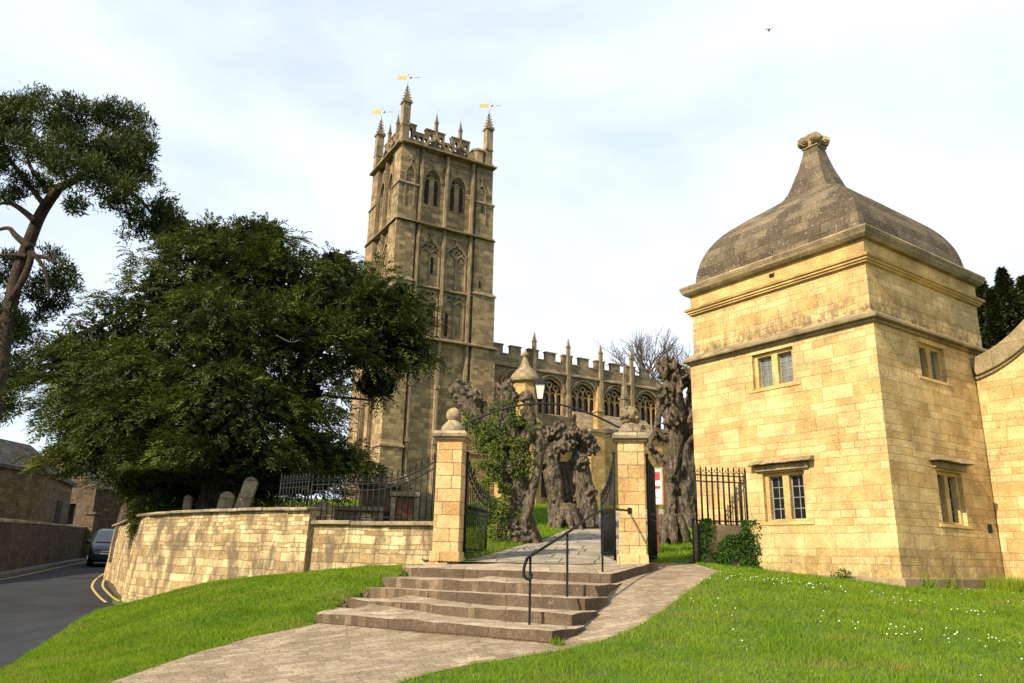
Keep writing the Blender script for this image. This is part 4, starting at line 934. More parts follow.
# pilasters and strings on the two seen faces
def fstrip(fr, a0, a1, z, h=.22, d=.22, nm='string_course'):
    m = MB(); m.fbox(fr, a0, a1, z-h*.5, z, -.05, d, ); m.fbox(fr, a0, a1, z, z+h, -.05, d, top=(a0, a1, .02)); m.build(nm, M_TRIM, church)
for z, d in ((30.35, .62), (24.05, .5), (15.2, .6)):
    fstrip(FTc, -.12, TW+.2+(.5 if z < 20 else 0), z, .24, d); fstrip(FSc, .0, TD+.15, z, .24, d)
fstrip(FTc, 1.45, 6.9, 19.15, .16, .24); fstrip(FSc, 1.3, 5.3, 19.15, .16, .24)
for a in (1.75, 3.88, 6.13):
    m = MB(); m.fbox(FTc, a-.13, a+.13, 2.5, 30.3, -.02, .26); m.fbox(FTc, a-.06, a+.06, 2.5, 30.3, .26, .36)
    for z in (7.5, 11.5): m.fbox(FTc, a-.17, a+.17, z, z+.3, -.02, .40)
    m.build('pilaster', M_TRIM, church)
for a in (1.5, 3.15, 4.85):
    m = MB(); m.fbox(FSc, a-.12, a+.12, 2.5, 30.3, -.02, .22); m.fbox(FSc, a-.05, a+.05, 2.5, 30.3, .22, .32); m.build('pilaster', M_TRIM, church)
# blind tracery panels
def blind(fr, a0, a1, z0, z1, ogee=True):
    m = MB(); mid = (a0+a1)/2; w = a1-a0
    for a in (a0, mid, a1): m.fbox(fr, a-.05, a+.05, z0, z1-.5, -.01, .12)
    for c in ((a0+mid)/2, (a1+mid)/2): m.strip(fr, archline(c-w/4, c+w/4, 0, z1-.9, z1-.45, 5), .10, -.01, .12)
    for c in ((a0+mid)/2, mid, (a1+mid)/2):
        m.strip(fr, [(c+.15*math.cos(t), z1-.22+.15*math.sin(t)) for t in np.linspace(0, 6.28, 9)[:-1]], .06, -.01, .10, True)
    if ogee:
        m.strip(fr, archline(a0-.05, a1+.05, 0, z1-.5, z1+.55, 9, ogee=True), .12, -.01, .17)
        m.strip(fr, [(mid, z1+.5), (mid, z1+1.15)], .1, 0, .12); m.strip(fr, [(mid-.26, z1+.85), (mid+.26, z1+.85)], .16, 0, .12)
    m.build('blind_tracery', M_TRIM, church)
    m = MB()
    for c in ((a0+mid)/2, mid, (a1+mid)/2): m.lathe(fr.p(c, z1-.22, .01), [(.0, 0)], 3) if 0 else m.slab(fr, [(c+.11*math.cos(t), z1-.22+.11*math.sin(t)) for t in np.linspace(0, 6.28, 9)[:-1]], [], -.01, .015)
    m.build('tracery_recess', M_VOID, church)
for a0, a1 in ((2.02, 3.62), (4.15, 5.85)):
    blind(FTc, a0, a1, 19.3, 22.6); blind(FTc, a0, a1, 15.5, 18.9, False)
for a0, a1 in ((1.75, 2.9), (3.4, 4.6)):
    blind(FSc, a0, a1, 19.3, 22.6); blind(FSc, a0, a1, 15.5, 18.9, False)
for fr, a0, a1 in ((FTc, .45, 1.2), (FTc, 6.55, 7.3)):
    m = MB(); c = (a0+a1)/2
    f2 = Fr(fr.o+fr.n*(V0+.001), fr.u, fr.n)
    for a in (a0, a1): m.fbox(f2, a-.05, a+.05, 25.2, 28.0, -.01, .1)
    m.strip(f2, archline(a0, a1, 0, 28.0, 28.7, 6, ogee=True), .1, -.01, .12); m.strip(f2, [(c, 28.6), (c, 29.4)], .09, 0, .1); m.strip(f2, [(c-.18, 29.1), (c+.18, 29.1)], .14, 0, .1); m.build('blind_tracery', M_TRIM, church)
m = MB()
for a, z0, z1, w in ((3.05, 20.3, 21.6, .11), (4.45, 15.6, 17.4, .12), (7.0, 19.9, 20.4, .07), (7.05, 16.9, 17.3, .07), (6.9, 15.9, 16.3, .07), (7.0, 26.2, 26.8, .07)):
    ff = FTc if a < 6.5 else FT; dd = .02 if a < 6.5 else .14
    m.fbox(ff, a-w, a+w, z0, z1, -.1, dd)
m.build('slit_window', M_VOID, church)
# parapet with stepped merlons and pierced arcade
def parapet(fr, L, cs, nm='parapet'):
    lo, hi = 31.55, 32.15; out = [(.3, 30.4), (L, 30.4), (L, 31.3)]; xs = sorted(cs)
    prof_ = [(.3, hi), (1.15, hi), (1.15, lo+.15), (xs[0]-.85, lo+.15), (xs[0]-.85, hi), (xs[0]+.75, hi), (xs[0]+.75, lo), (xs[1]-.75, lo), (xs[1]-.75, hi), (xs[1]+.85, hi), (xs[1]+.85, 31.35), (L, 31.35)]
    holes = []; a = .55
    while a < xs[1]+.7:
        tall = any(abs(a+.14-c) < .62 for c in xs) or a < .9
        h0, h1 = (31.0, 31.85) if tall else (31.0, 31.38)
        if not any(abs(a+.14-c) < .18 for c in xs): holes.append(arch(a, a+.28, h0, h1-.14, h1, 4))
        a += .44
    m = MB(); m.slab(fr, [(.3, 30.5), (L, 30.5)]+prof_[::-1], holes, -.35, 0); P_ = m.build(nm, M_TRIM, church)
    m = MB()
    for (x0, x1, z) in ((.25, 1.2, hi), (xs[0]-.9, xs[0]+.8, hi), (xs[1]-.8, xs[1]+.9, hi)): m.fbox(fr, x0, x1, z, z+.09, -.42, .07)
    m.build('merlon_cap', M_TRIM, church)
    for c in xs:
        m = MB(); m.strip(fr, archline(c-1.02, c+1.02, 0, 30.45, 31.75, 14, ogee=True), .17, -.01, .22); m.build('ogee_gable', M_TRIM, church)
        m = MB(); m.slab(fr, archline(c-.85, c+.85, 0, 30.5, 31.25, 8, ogee=True), [], -.01, .02); m.build('gable_recess', M_VOID, church) if 0 else None
        m = MB(); m.slab(fr, archline(c-.86, c+.86, 0, 30.5, 31.35, 12, ogee=True), [], 0, .05); m.build('gable_shade_panel', M_RISER, church)  # dark flat panel paints the shade of the gable recess
FPp = Fr(CC+CL*.2, CR, -CL); parapet(FPp, 7.2, (2.85, 4.97)); FPs = Fr(CC+CR*.2, CL, -CR); parapet(FPs, 5.4, (1.9, 3.65))
m = MB(); f3 = Fr(CC+CL*TD, CR, CL); m.slab(f3, rect(.3, 7.6, 30.5, 31.4), [], -.35, 0); f4 = Fr(CC+CR*TW, CL, CR); m.slab(f4, rect(.3, 6.0, 30.5, 31.4), [], -.35, 0); m.build('parapet', M_TRIM, church)
# round stair turret top beside the right pinnacle
q = CC+CR*6.75+CL*.55; m = MB(); m.lathe((q.x, q.y, 30.4), [(.62, 0), (.62, 1.15), (.70, 1.2), (.70, 1.3), (.5, 1.5), (.1, 1.6)], 8, False); m.build('stair_turret', M_TRIM, church)
def pinnacle(q, z0, z1, z2, w, mat=M_TRIM, vane=0):
    yaw_ = math.atan2(CR.y, CR.x); m = MB(); q = Vector((q.x, q.y, 0))
    m.box((q.x, q.y, (z0+z1)/2), (w, w, z1-z0), yaw_); m.box((q.x, q.y, z1-.02), (w*1.3, w*1.3, .12*w/.5), yaw_)
    if w > .4: m.box((q.x, q.y, z0+1.6), (w*1.15, w*1.15, .12), yaw_); m.box((q.x, q.y, z0+.15), (w*1.3, w*1.3, .3), yaw_)
    m.lathe((q.x, q.y, z1+.02), [(w*.62, 0), (w*.1, (z2-z1)*.9), (w*.2, (z2-z1)*.93), (w*.16, (z2-z1)), (.01, (z2-z1)*1.04)], 4, False, sq=yaw_+math.pi/4)
    for k in range(4):
        a = yaw_+math.pi/4+k*math.pi/2; d = Vector((math.cos(a), math.sin(a), 0))
        for i in range(5):
            f = (i+.4)/5.6; r_ = w*.62*(1-f)+w*.1*f; m.ball(q+d*(r_+w*.07)+Vector((0, 0, z1+(z2-z1)*f+w*.1)), w*.15*(1-.4*f), 6, 4, (1, 1, .7))
    P = m.build('pinnacle', mat, church)
    if vane > 0:
        m = MB(); m.tube([q+Vector((0, 0, z2)), q+Vector((0, 0, z2+1.25))], .03, 5); m.tube([q+Vector((0, 0, z2+.85))+CR*.1, q+Vector((0, 0, z2+.85))+Vector((.95, 0, 0))], .025, 5); m.ball(q+Vector((.2, 0, z2+.85)), .12, 8, 6); m.tube([q+Vector((-.14, 0, z2+1.1)), q+Vector((.14, 0, z2+1.1))], .02, 5); m.build('vane_rod', M_STEEL, P)
        m = MB(); f = Fr(q, (-1, .0, 0), (0, -1, 0)); m.slab(f, [(.05, z2+.62), (.45, z2+.70), (.85, z2+.66), (.72, z2+.82), (.88, z2+.98), (.45, z2+.94), (.05, z2+1.0)], [], -.02, .02); m.build('vane_banner', M_GOLD, P)
    elif w < .3 and vane == 0:
        m = MB(); m.tube([q+Vector((0, 0, z2)), q+Vector((0, 0, z2+.55))], .02, 5); m.tube([q+Vector((-.13, 0, z2+.35)), q+Vector((.13, 0, z2+.35))], .02, 5); m.build('iron_cross', M_STEEL, P)
for a, v in ((.2, .2), (7.5, .2), (.2, 5.9), (7.5, 5.9)):
    if (a, v) == (7.5, 5.9): continue
    pinnacle(CC+CR*a+CL*v, 30.3, 33.9, 35.35, .58, vane=1)
for a, v in ((2.85, .25), (4.97, .25), (.25, 1.9), (.25, 3.65)): pinnacle(CC+CR*a+CL*v, 31.1, 33.0, 33.75, .24)
# nave
NO = CC+CR*8.5+CL*1.0; FN = Fr(NO, CR, -CL); NLn = 17.3
nw = [(4.55, 7.05), (7.85, 10.32), (11.15, 13.6), (14.5, 16.95)]
def wintop(a0, a1): return arch(a0, a1, 10.6, 12.95, 14.0, 10, pw=2.0)
m = MB(); m.slab(FN, rect(-.9, NLn, 2.5, 14.35), [wintop(*w) for w in nw]+[wintop(1.25, 3.75)], -.45, 0); m.build('nave_wall', M_NAVE, church)
def nbox(a0, a1, v0, v1, z0, z1, mat, nm, fr_o=NO, top=None):
    m = MB(); P = []
    for z, t_ in ((z0, None), (z1, top)):
        for a, v in ((a0, v0), (a1, v0), (a1, v1), (a0, v1)): q = fr_o+CR*a+CL*v; P.append(Vector((q.x, q.y, z)))
    m.hexa(P); return m.build(nm, mat, church)
nbox(-.9, NLn, .9, 8, 2.5, 14.9, M_NAVE, 'nave_core')
for w in nw+[(1.25, 3.75)]:
    a0, a1 = w; mid = (a0+a1)/2; W_ = MB().slab(FN, arch(a0-.01, a1+.01, 10.59, 12.95, 14.01, 10, pw=2.0), [], -.36, -.33).build('clerestory_window', M_GLASS, church)
    m = MB(); q = (a1-a0)/4
    for i in (1, 2, 3): m.fbox(FN, a0+i*q-.05, a0+i*q+.05, 10.6, 13.1 if i != 2 else 13.3, -.3, -.12)
    for i in range(4): c = a0+(i+.5)*q; m.strip(FN, archline(c-q/2, c+q/2, 0, 12.35, 12.8, 5), .08, -.3, -.14)
    for i in (0.5, 1.5, 2.5): m.strip(FN, [(a0+(i+.5)*q+.23*math.cos(t), 13.15+(.25 if i == 1.5 else 0)+.23*math.sin(t)) for t in np.linspace(.4, 6.68, 9)[:-1]], .07, -.3, -.15, True)
    m.strip(FN, archline(a0+.05, a1-.05, 0, 12.95, 13.95, 10, pw=2.0), .12, -.3, -.1); m.fbox(FN, a0, a0+.1, 10.6, 12.95, -.3, -.1); m.fbox(FN, a1-.1, a1, 10.6, 12.95, -.3, -.1)
    m.build('tracery', M_PORCH, W_)
    m = MB(); m.strip(FN, archline(a0-.12, a1+.12, 0, 12.9, 14.16, 10, pw=2.0), .13, 0, .14); m.build('hood_mould', M_TRIM, church)
m = MB(); m.fbox(FN, -.6, NLn+.1, 14.30, 14.42, -.1, .22); m.fbox(FN, -.6, NLn+.1, 14.42, 14.56, -.1, .22, top=(-.6, NLn+.1, .04)); m.build('string_course', M_TRIM, church)
m = MB(); out = [(-.6, 14.4), (NLn, 14.4)]; a = NLn; pr = [(NLn, 15.3)]
cs = [.85+1.65*k for k in range(10)]
for c in cs[::-1]: pr += [(c+.48, 15.3), (c+.48, 16.0), (c-.48, 16.0), (c-.48, 15.3)]
pr += [(-.6, 15.3)]
m.slab(FN, out+pr, [], -.3, .02); m.build('nave_parapet', M_NAVE, church)
m = MB()
for c in cs: m.fbox(FN, c-.54, c+.54, 16.0, 16.1, -.36, .08)
for c0_, c1_ in zip(cs[:-1], cs[1:]): m.fbox(FN, c0_+.48, c1_-.48, 15.3, 15.38, -.36, .08)
m.build('merlon_cap', M_TRIM, church)
for a in (4.15, 7.44, 10.75, 14.05):
    q = NO+CR*a-CL*.12; m = MB(); m.fbox(FN, a-.15, a+.15, 10, 15.4, 0, .26); m.build('pilaster', M_TRIM, church); pinnacle(q, 15.2, 16.75, 17.45, .27, vane=-1)
# aisle, lean-to roof, porch, ogee turret
AO = CC-CL*2.0; FA = Fr(AO, CR, -CL)
m = MB(); m.slab(FA, rect(8.6, 27.5, 2.0, 9.3), [arch(10.9, 12.3, 4.2, 6.4, 7.2, 6)], -.5, 0); m.build('aisle_wall', M_PORCH, church)
m = MB(); m.slab(FA, arch(10.89, 12.31, 4.2, 6.4, 7.21, 6), [], -.3, -.25); m.build('aisle_window', M_GLASS, church)
m = MB(); m.fbox(FA, 8.6, 27.5, 9.3, 9.45, -.5, .2); m.build('string_course', M_TRIM, church)
m = MB(); m.fbox(FA, 8.6, 27.5, 9.45, 10.3, -.3, .0); m.build('aisle_parapet', M_NAVE, church)
m = MB(); P = [FA.p(8.7, 9.7, -.3), FA.p(27.5, 9.7, -.3), FA.p(27.5, 11.0, -3.0), FA.p(8.7, 11.0, -3.0)]; m.hexa([p-Vector((0, 0, .3)) for p in P]+P); m.build('aisle_roof', M_NAVE, church)
PO = CC-CL*4.0; FPo = Fr(PO, CR, -CL)
nbox(14.3, 21.5, 0, 2.2, 2.0, 9.0, M_PORCH, 'porch_wall', PO)
nbox(14.15, 21.6, -.15, 2.2, 9.0, 9.2, M_TRIM, 'porch_string', PO)
m = MB(); P = [FPo.p(14.35, 9.2, 0), FPo.p(21.5, 9.2, 0), FPo.p(21.5, 10.8, -2.0), FPo.p(14.35, 10.8, -2.0), FPo.p(14.35, 9.2, -2.0), FPo.p(21.5, 9.2, -2.0)]; m.add(P, [(0, 1, 2, 3), (0, 4, 5, 1), (0, 3, 4), (1, 5, 2), (3, 2, 5, 4)]); m.build('porch_gable', M_NAVE, church)
nbox(14.2, 15.45, -.6, 0, 2.0, 8.9, M_PORCH, 'buttress', PO); nbox(14.1, 15.55, -.9, 0, 2.0, 5.2, M_PORCH, 'buttress', PO); nbox(14.1, 15.55, -.7, .2, 8.9, 9.1, M_TRIM, 'buttress_cap', PO)
def obelisk(q, z0, z1, z2, w, mat):
    m = MB(); ya = math.atan2(CR.y, CR.x); m.box((q.x, q.y, (z0+z1)/2), (w, w, z1-z0), ya); m.box((q.x, q.y, z1), (w*1.25, w*1.25, .12), ya); m.lathe((q.x, q.y, z1+.05), [(w*.55, 0), (w*.08, z2-z1), (.01, z2-z1+.05)], 4, False, sq=ya+math.pi/4); m.build('obelisk', mat, church)
obelisk(PO+CR*15.1-CL*.3, 9.1, 10.5, 12.3, .52, M_PORCH)
q = at(625, 425, 48); obelisk(Vector((q.x, q.y, 0)), 8.3, 9.9, 11.9, .42, M_NAVE)
q = PO+CR*9.25+CL*.6; m = MB(); m.lathe((q.x, q.y, 2.0), [(1.25, 0), (1.25, 7.0), (1.32, 7.05), (1.32, 7.2), (.92, 7.6), (.92, 10.15)], 8, False); m.build('stair_turret', M_PORCH, church)
m = MB(); m.lathe((q.x, q.y, 12.05), [(1.1, 0), (1.14, .12), (1.08, .32), (.93, .60), (.70, .88), (.47, 1.12), (.30, 1.4), (.21, 1.75), (.18, 1.95), (.27, 2.0), (.30, 2.15), (.16, 2.3), (.05, 2.42)], 16, True); m.build('ogee_cap', M_MOULD, church)
nbox(8.7, 9.9, -.5, 4, 2, 9, M_PORCH, 'turret_base', PO)

# ------------------------------------------------------------------ foliage trees
def clumps_to_world(cl, Y0):
    out = []
    for px, py, rx, ry, dy in cl:
        Y = Y0+dy; c = at(px, py, Y); k = Y/PXM; out.append((np.array(c), rx*k, ry*k, (rx+ry)/2*k))
    return out
def surf_points(cl, n, shell=(.72, 1.02)):
    w = np.array([c[1]*c[2] for c in cl]); w = w/w.sum(); which = rng.choice(len(cl), n, p=w); d = unit(rng.normal(0, 1, (n, 3)))
    C = np.array([c[0] for c in cl])[which]; Rr = np.array([[c[1], c[3], c[2]] for c in cl])[which]; P = C+d*Rr*rng.uniform(*shell, n)[:, None]
    # reject those deep inside another clump
    deep = np.zeros(n, bool)
    for i, c in enumerate(cl):
        q = (P-c[0])/np.array([c[1], c[3], c[2]]); deep |= ((q**2).sum(1) < .5) & (which != i)
    return P[~deep], unit(d/Rr)[~deep]
def sprays(P, D, k, L, lw, ll, droop):
    """fan-like sprays: axis along D with leaflets either side"""
    n = len(P); ax = unit(D*np.array([1, 1, .45])+rng.normal(0, .35, (n, 3))+np.array([0, 0, -droop])); side = unit(np.cross(ax, rng.normal(0, .35, (n, 3))+np.array([0, 0, 1]))); nrm = unit(np.cross(side, ax)); Ls = L*rng.uniform(.6, 1.25, n)
    parts = []
    for j in range(k):
        f = (j+.5)/k; s = 1 if j % 2 else -1; c = P+ax*(Ls*f)[:, None]+np.array([0, 0, -1.])*(Ls*f*f*.25)[:, None]
        t = unit(ax*.9+side*s*.8*(1-.4*f)+rng.normal(0, .18, (n, 3))); l = ll*(1.15-.7*f)*rng.uniform(.7, 1.3, n); c = c+t*l[:, None]*.45
        parts.append(leaves(c, t, unit(nrm+rng.normal(0, .35, (n, 3))), l, lw*rng.uniform(.7, 1.3, n)))
    return joinarr(parts)
yew_cl = [(228,262,62,42,0),(175,300,60,45,-1),(290,290,55,50,-.5),(120,345,62,48,-1),(215,335,70,50,-3),(300,345,55,45,-2.5),(345,300,42,38,-1),(80,377,40,36,-.5),(150,400,75,50,-3),(235,415,75,50,-4),(298,402,34,38,-2),(372,345,36,36,-1.5),(398,345,28,34,-1),(376,384,24,18,-1),(120,450,55,35,-1.5),(200,465,70,35,-3),(275,470,55,35,-2.5),(325,460,34,24,-2),(345,462,22,14,-1.5),(98,420,48,36,0),(378,300,28,26,-1),(262,240,34,24,0),(215,242,38,24,.5),(400,300,16,24,-1),(150,484,46,20,1.5),(240,486,56,16,1.5),(300,480,40,20,2),(200,480,50,24,2.5),(68,352,20,24,0),(336,268,24,22,0),(412,352,20,16,-1)]
yew = root('yew_tree', (-8.5, 23.5, .6), 'huge dark spreading yew tree behind the curved wall', 'tree')
ycl = clumps_to_world(yew_cl, 22.5)
Pb, Db = surf_points(ycl, 900, (.80, 1.06)); kk = np.array([noise.noise(Vector(p)*.55) > -.22 for p in Pb]); Pb, Db = Pb[kk], Db[kk]; nb_ = len(Pb); ax_b = unit(Db*np.array([1, 1, .25])+rng.normal(0, .25, (nb_, 3))); ax_b[:, 2] -= .12; ax_b = unit(ax_b)
sb = unit(np.cross(ax_b, np.array([0, 0, 1.]))); ub_ = unit(np.cross(sb, ax_b)); Lb = rng.uniform(.7, 1.5, nb_); KB = 30
PP = []; DD = []
for j in range(KB):
    f = rng.random(nb_)**.8; g = rng.uniform(-1, 1, nb_)*(1-.55*f)*.6; pt_ = Pb+ax_b*(Lb*(f-.35))[:, None]+sb*(Lb*g)[:, None]+ub_*(rng.normal(0, .07, nb_)-.22*g*g-.30*f*f)[:, None]*Lb[:, None]
    PP.append(pt_); DD.append(unit(ax_b+sb*(g*1.2)[:, None]+rng.normal(0, .15, (nb_, 3))))
PP = np.concatenate(PP); DD = np.concatenate(DD)
V1, F1 = sprays(PP, DD, 12, .46, .040, .17, .12)
P, D = surf_points(ycl, 5000, (.66, .86)); V2, F2 = sprays(P, D, 11, .5, .045, .2, .15)
V, Fq = joinarr([(V1, F1), (V2, F2)])
def clearlow(V, Fq): q = V[Fq].mean(1); return Fq[~((q[:, 2] < 1.75) & (q[:, 1] < 22.3))]
fastmesh('crown', V, clearlow(V, Fq), M_YEW, yew)
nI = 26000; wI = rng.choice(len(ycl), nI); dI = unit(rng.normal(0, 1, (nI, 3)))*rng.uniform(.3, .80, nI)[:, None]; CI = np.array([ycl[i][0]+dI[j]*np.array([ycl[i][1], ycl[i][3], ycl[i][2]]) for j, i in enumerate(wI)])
V, Fq = leaves(CI, rng.normal(0, 1, (nI, 3)), unit(rng.normal(0, 1, (nI, 3))), rng.uniform(.18, .34, nI), rng.uniform(.10, .18, nI)); fastmesh('dark_inner_filler', V, clearlow(V, Fq), M_YEWIN, yew)  # dark filler leaves added inside the crown to block light
m = MB(); b = Vector((-8.6, 23.2, .2))
m.tube([b, b+Vector((.1, 0, 2)), b+Vector((0, 0, 5)), b+Vector((.2, 0, 8))], [.75, .6, .45, .15], 12)
for (x, y, Y, r_) in ((395,345,21.3,.10),(350,310,21.5,.13),(110,360,21.5,.14),(300,300,22,.12),(180,300,22,.14),(370,400,21,.07),(330,440,20.5,.08),(130,440,21,.12)):
    e = at(x, y, Y); s0 = b+Vector((0, 0, random.uniform(1.5, 4))); mid = s0.lerp(e, .5)+Vector((0, 0, .5)); m.tube(catmull([s0, mid, e], 5), list(np.linspace(r_*1.6, r_*.35, 11)), 7)
m.build('trunk', M_BARK3, yew)
m = MB()   # pale bare twigs that catch the light at the front
for (pts) in (((62,330),(74,318),(80,326)),((140,405),(170,412),(190,424),(215,420)),((240,360),(248,373),(262,379)),((160,410),(140,413)),((170,325),(178,340),(185,350)),((276,335),(290,342),(300,340)),((350,370),(358,388),(372,402)),((345,375),(340,395),(352,410))):
    pp_ = [at(x, y, 18.6 if x < 330 else 20.5) for x, y in pts]; m = MB(); m.tube(catmull(pp_, 4), .018, 5); m.build('bare_twig', M_BARK3, yew)

# pine
pine = root('scots_pine', (-19.5, 29, -1), 'tall leaning pine with flat dark crown at the left edge', 'tree')
pine_cl = [(22,262,22,10,1),(45,255,16,8,1),(10,285,20,14,1),(30,310,26,14,1),(55,300,16,10,1.5),(12,345,24,18,1),(176,252,12,14,0),(185,236,10,14,0),(150,200,26,20,-.5),(130,150,30,22,-.5),(90,112,34,14,0),(8,112,30,14,0),(30,120,45,22,0),(75,118,42,20,-1),(115,125,40,22,0),(5,150,45,26,-1),(60,150,50,20,-2),(110,158,42,24,-1),(140,165,24,26,0),(75,172,50,16,-3),(120,192,42,18,-1.5),(148,215,24,20,-1),(165,228,20,22,0),(100,195,24,10,-2),(-20,130,40,40,0),(35,182,26,10,0),(150,240,14,12,0),(175,245,12,14,0),(135,238,18,10,-.5),(10,195,16,8,0),(40,103,24,12,0),(60,275,14,16,1),(48,292,20,20,1),(20,315,26,24,1),(-5,340,30,36,1),(30,345,20,18,1.5),(70,290,9,10,1),(10,370,26,22,2),(-8,405,22,22,2),(-30,250,14,30,0),(75,206,10,8,0)]
pcl = clumps_to_world(pine_cl, 27.5)
P, D = surf_points(pcl, 11500, (.45, 1.15)); kk = np.array([noise.noise(Vector(p)*.75) > -.10 for p in P]); P, D = P[kk], D[kk]; n = len(P); parts = []
for j in range(11):
    t = unit(rng.normal(0, 1, (n, 3))+np.array([0, 0, .5])+D*.5); l = rng.uniform(.14, .30, n); parts.append(leaves(P+t*l[:, None]*.5+rng.normal(0, .08, (n, 3)), t, unit(rng.normal(0, 1, (n, 3))), l, rng.uniform(.035, .06, n)))
V, Fq = joinarr(parts); fastmesh('crown', V, Fq, M_PINE, pine)
m = MB(); Yp = 27.8
tr = [at(-22,500,Yp), at(-4,400,Yp), at(6,330,Yp), at(16,280,Yp), at(30,240,Yp), at(42,212,Yp), at(60,188,Yp-.5), at(82,178,Yp-1)]
m.tube(catmull(tr, 5), list(np.interp(np.linspace(0, 1, 36), [0, .5, .8, 1], [.27, .24, .20, .11])), 12); m.tube(catmull([at(10,300,Yp-.3), at(20,285,Yp-.4), at(30,262,Yp-.3), at(31,245,Yp-.2)], 4), [.13]*7+[.12]*6, 9)
for pts, r_ in (([(36,222),(22,210),(8,203),(-12,206)],.14),([(30,248),(16,236),(8,228),(-8,232)],.15),([(28,256),(12,255),(-10,255)],.11),([(32,252),(44,268),(48,285),(49,300)],.10),([(34,256),(48,258),(56,264),(50,250)],.10),([(52,196),(40,180),(28,160),(30,120)],.12),([(60,188),(90,170),(100,140),(110,120)],.14),([(82,178),(110,180),(140,200),(165,230)],.11),([(70,184),(50,150),(60,115)],.08),([(100,170),(125,150),(140,160)],.07),([(45,206),(10,160),(-20,120)],.12)):
    m.tube(catmull([at(x, y, Yp-.3) for x, y in pts], 4), list(np.linspace(r_, r_*.3, 4*(len(pts)-1)+1)), 8)
m.build('trunk', M_BARK2, pine)

def leafy(name, cl, Y0, n, mat, label, cat, size=(.12, .22), base=None, shell=(.3, 1.05), trunk=None, grp=None, cname='crown'):
    c = clumps_to_world(cl, Y0); P, D = surf_points(c, n, shell); n = len(P); T = rng.normal(0, 1, (n, 3)); V, Fq = leaves(P, T, unit(D+rng.normal(0, .6, (n, 3))), rng.uniform(*size, n), rng.uniform(*size, n)*.5)
    b = base or (float(c[0][0][0]), float(c[0][0][1]), float(c[0][0][2])-2); r_ = root(name, b, label, cat, grp); fastmesh(cname, V, Fq, mat, r_)
    if trunk: m = MB(); m.tube(catmull(trunk[0], 5), list(np.linspace(trunk[1], trunk[2], 5*(len(trunk[0])-1)+1)), 10); m.build('trunk', M_BARK3, r_)
    return r_
leafy('roadside_tree', [(114,460,24,13,0),(95,446,22,13,0),(130,454,24,18,0),(72,458,14,8,0)], 27.5, 5200, M_YEW, 'forked tree trunk rising behind the curved wall beside the van', 'tree', (.12, .22),
      base=tuple(at(124, 560, 28.5)), trunk=([at(119,562,28.5), at(124,530,28.5), at(130,505,28.2), at(141,478,28)], .36, .2))
leafy('green_shrub', [(152,505,14,14,0),(165,512,12,10,0),(143,515,9,12,0)], 22.5, 2600, M_SHRUB, 'bright green shrub growing behind the left end of the curved wall', 'shrub', (.06, .11))
leafy('wall_ivy', [(134,512,7,12,0),(133,528,5,12,0),(137,505,8,8,0)], 20.4, 1500, M_IVY, 'ivy trailing over the left end of the curved wall', 'ivy', (.05, .09), cname='foliage')
leafy('garden_bush', [(98,518,10,6,0),(88,516,8,7,0),(104,522,5,5,0)], 58, 1200, M_SHRUB, 'small green garden bush in front of the far pale house', 'bush', (.2, .35))
# dark conifers on the right
def conifer(px, ytop, ybase, rpx, Y, label):
    top = at(px, ytop, Y); base = at(px, ybase, Y); base = Vector((top.x, top.y, base.z)); r_ = root('conifer', (base.x, base.y, 1.5), label, 'tree', 'dark conifers behind the swept wall')
    n = 10000; f = rng.random(n)**.8; a = rng.uniform(0, 2*np.pi, n); R0 = rpx*Y/PXM; lay = .62+.38*np.abs(np.sin(f*17+np.sin(a*3+px)*1.3+a)); rad = R0*(f**.75)*lay*rng.uniform(.55, 1.05, n)*np.array([1+.55*noise.noise(Vector((math.cos(q)*1.5, math.sin(q)*1.5+px, w*9))) for q, w in zip(a, f)]); z = top.z-(top.z-base.z)*f
    P = np.stack([top.x+rad*np.cos(a), top.y+rad*np.sin(a), z-rad*.15], 1); T = np.stack([np.cos(a), np.sin(a), rng.uniform(-.5, .4, n)], 1)+rng.normal(0, .3, (n, 3))
    V, Fq = leaves(P, T, unit(rng.normal(0, .5, (n, 3))+np.array([0, 0, 1])), rng.uniform(.35, .7, n), rng.uniform(.12, .25, n)); fastmesh('crown', V, Fq, M_CON, r_)
    m = MB(); m.tube([(top.x, top.y, 1.5), (top.x, top.y, top.z-.5)], [.35, .05], 8); m.build('trunk', M_BARK3, r_)
conifer(1001, 269, 430, 40, 40, 'tallest spiky dark conifer behind the swept wall'); conifer(980, 279, 430, 36, 42, 'dark conifer closest to the lodge cornice'); conifer(1022, 277, 430, 38, 43, 'dark conifer at the right edge above the swept wall'); conifer(990, 290, 430, 20, 38, 'shorter dark conifer in front of the spiky one')

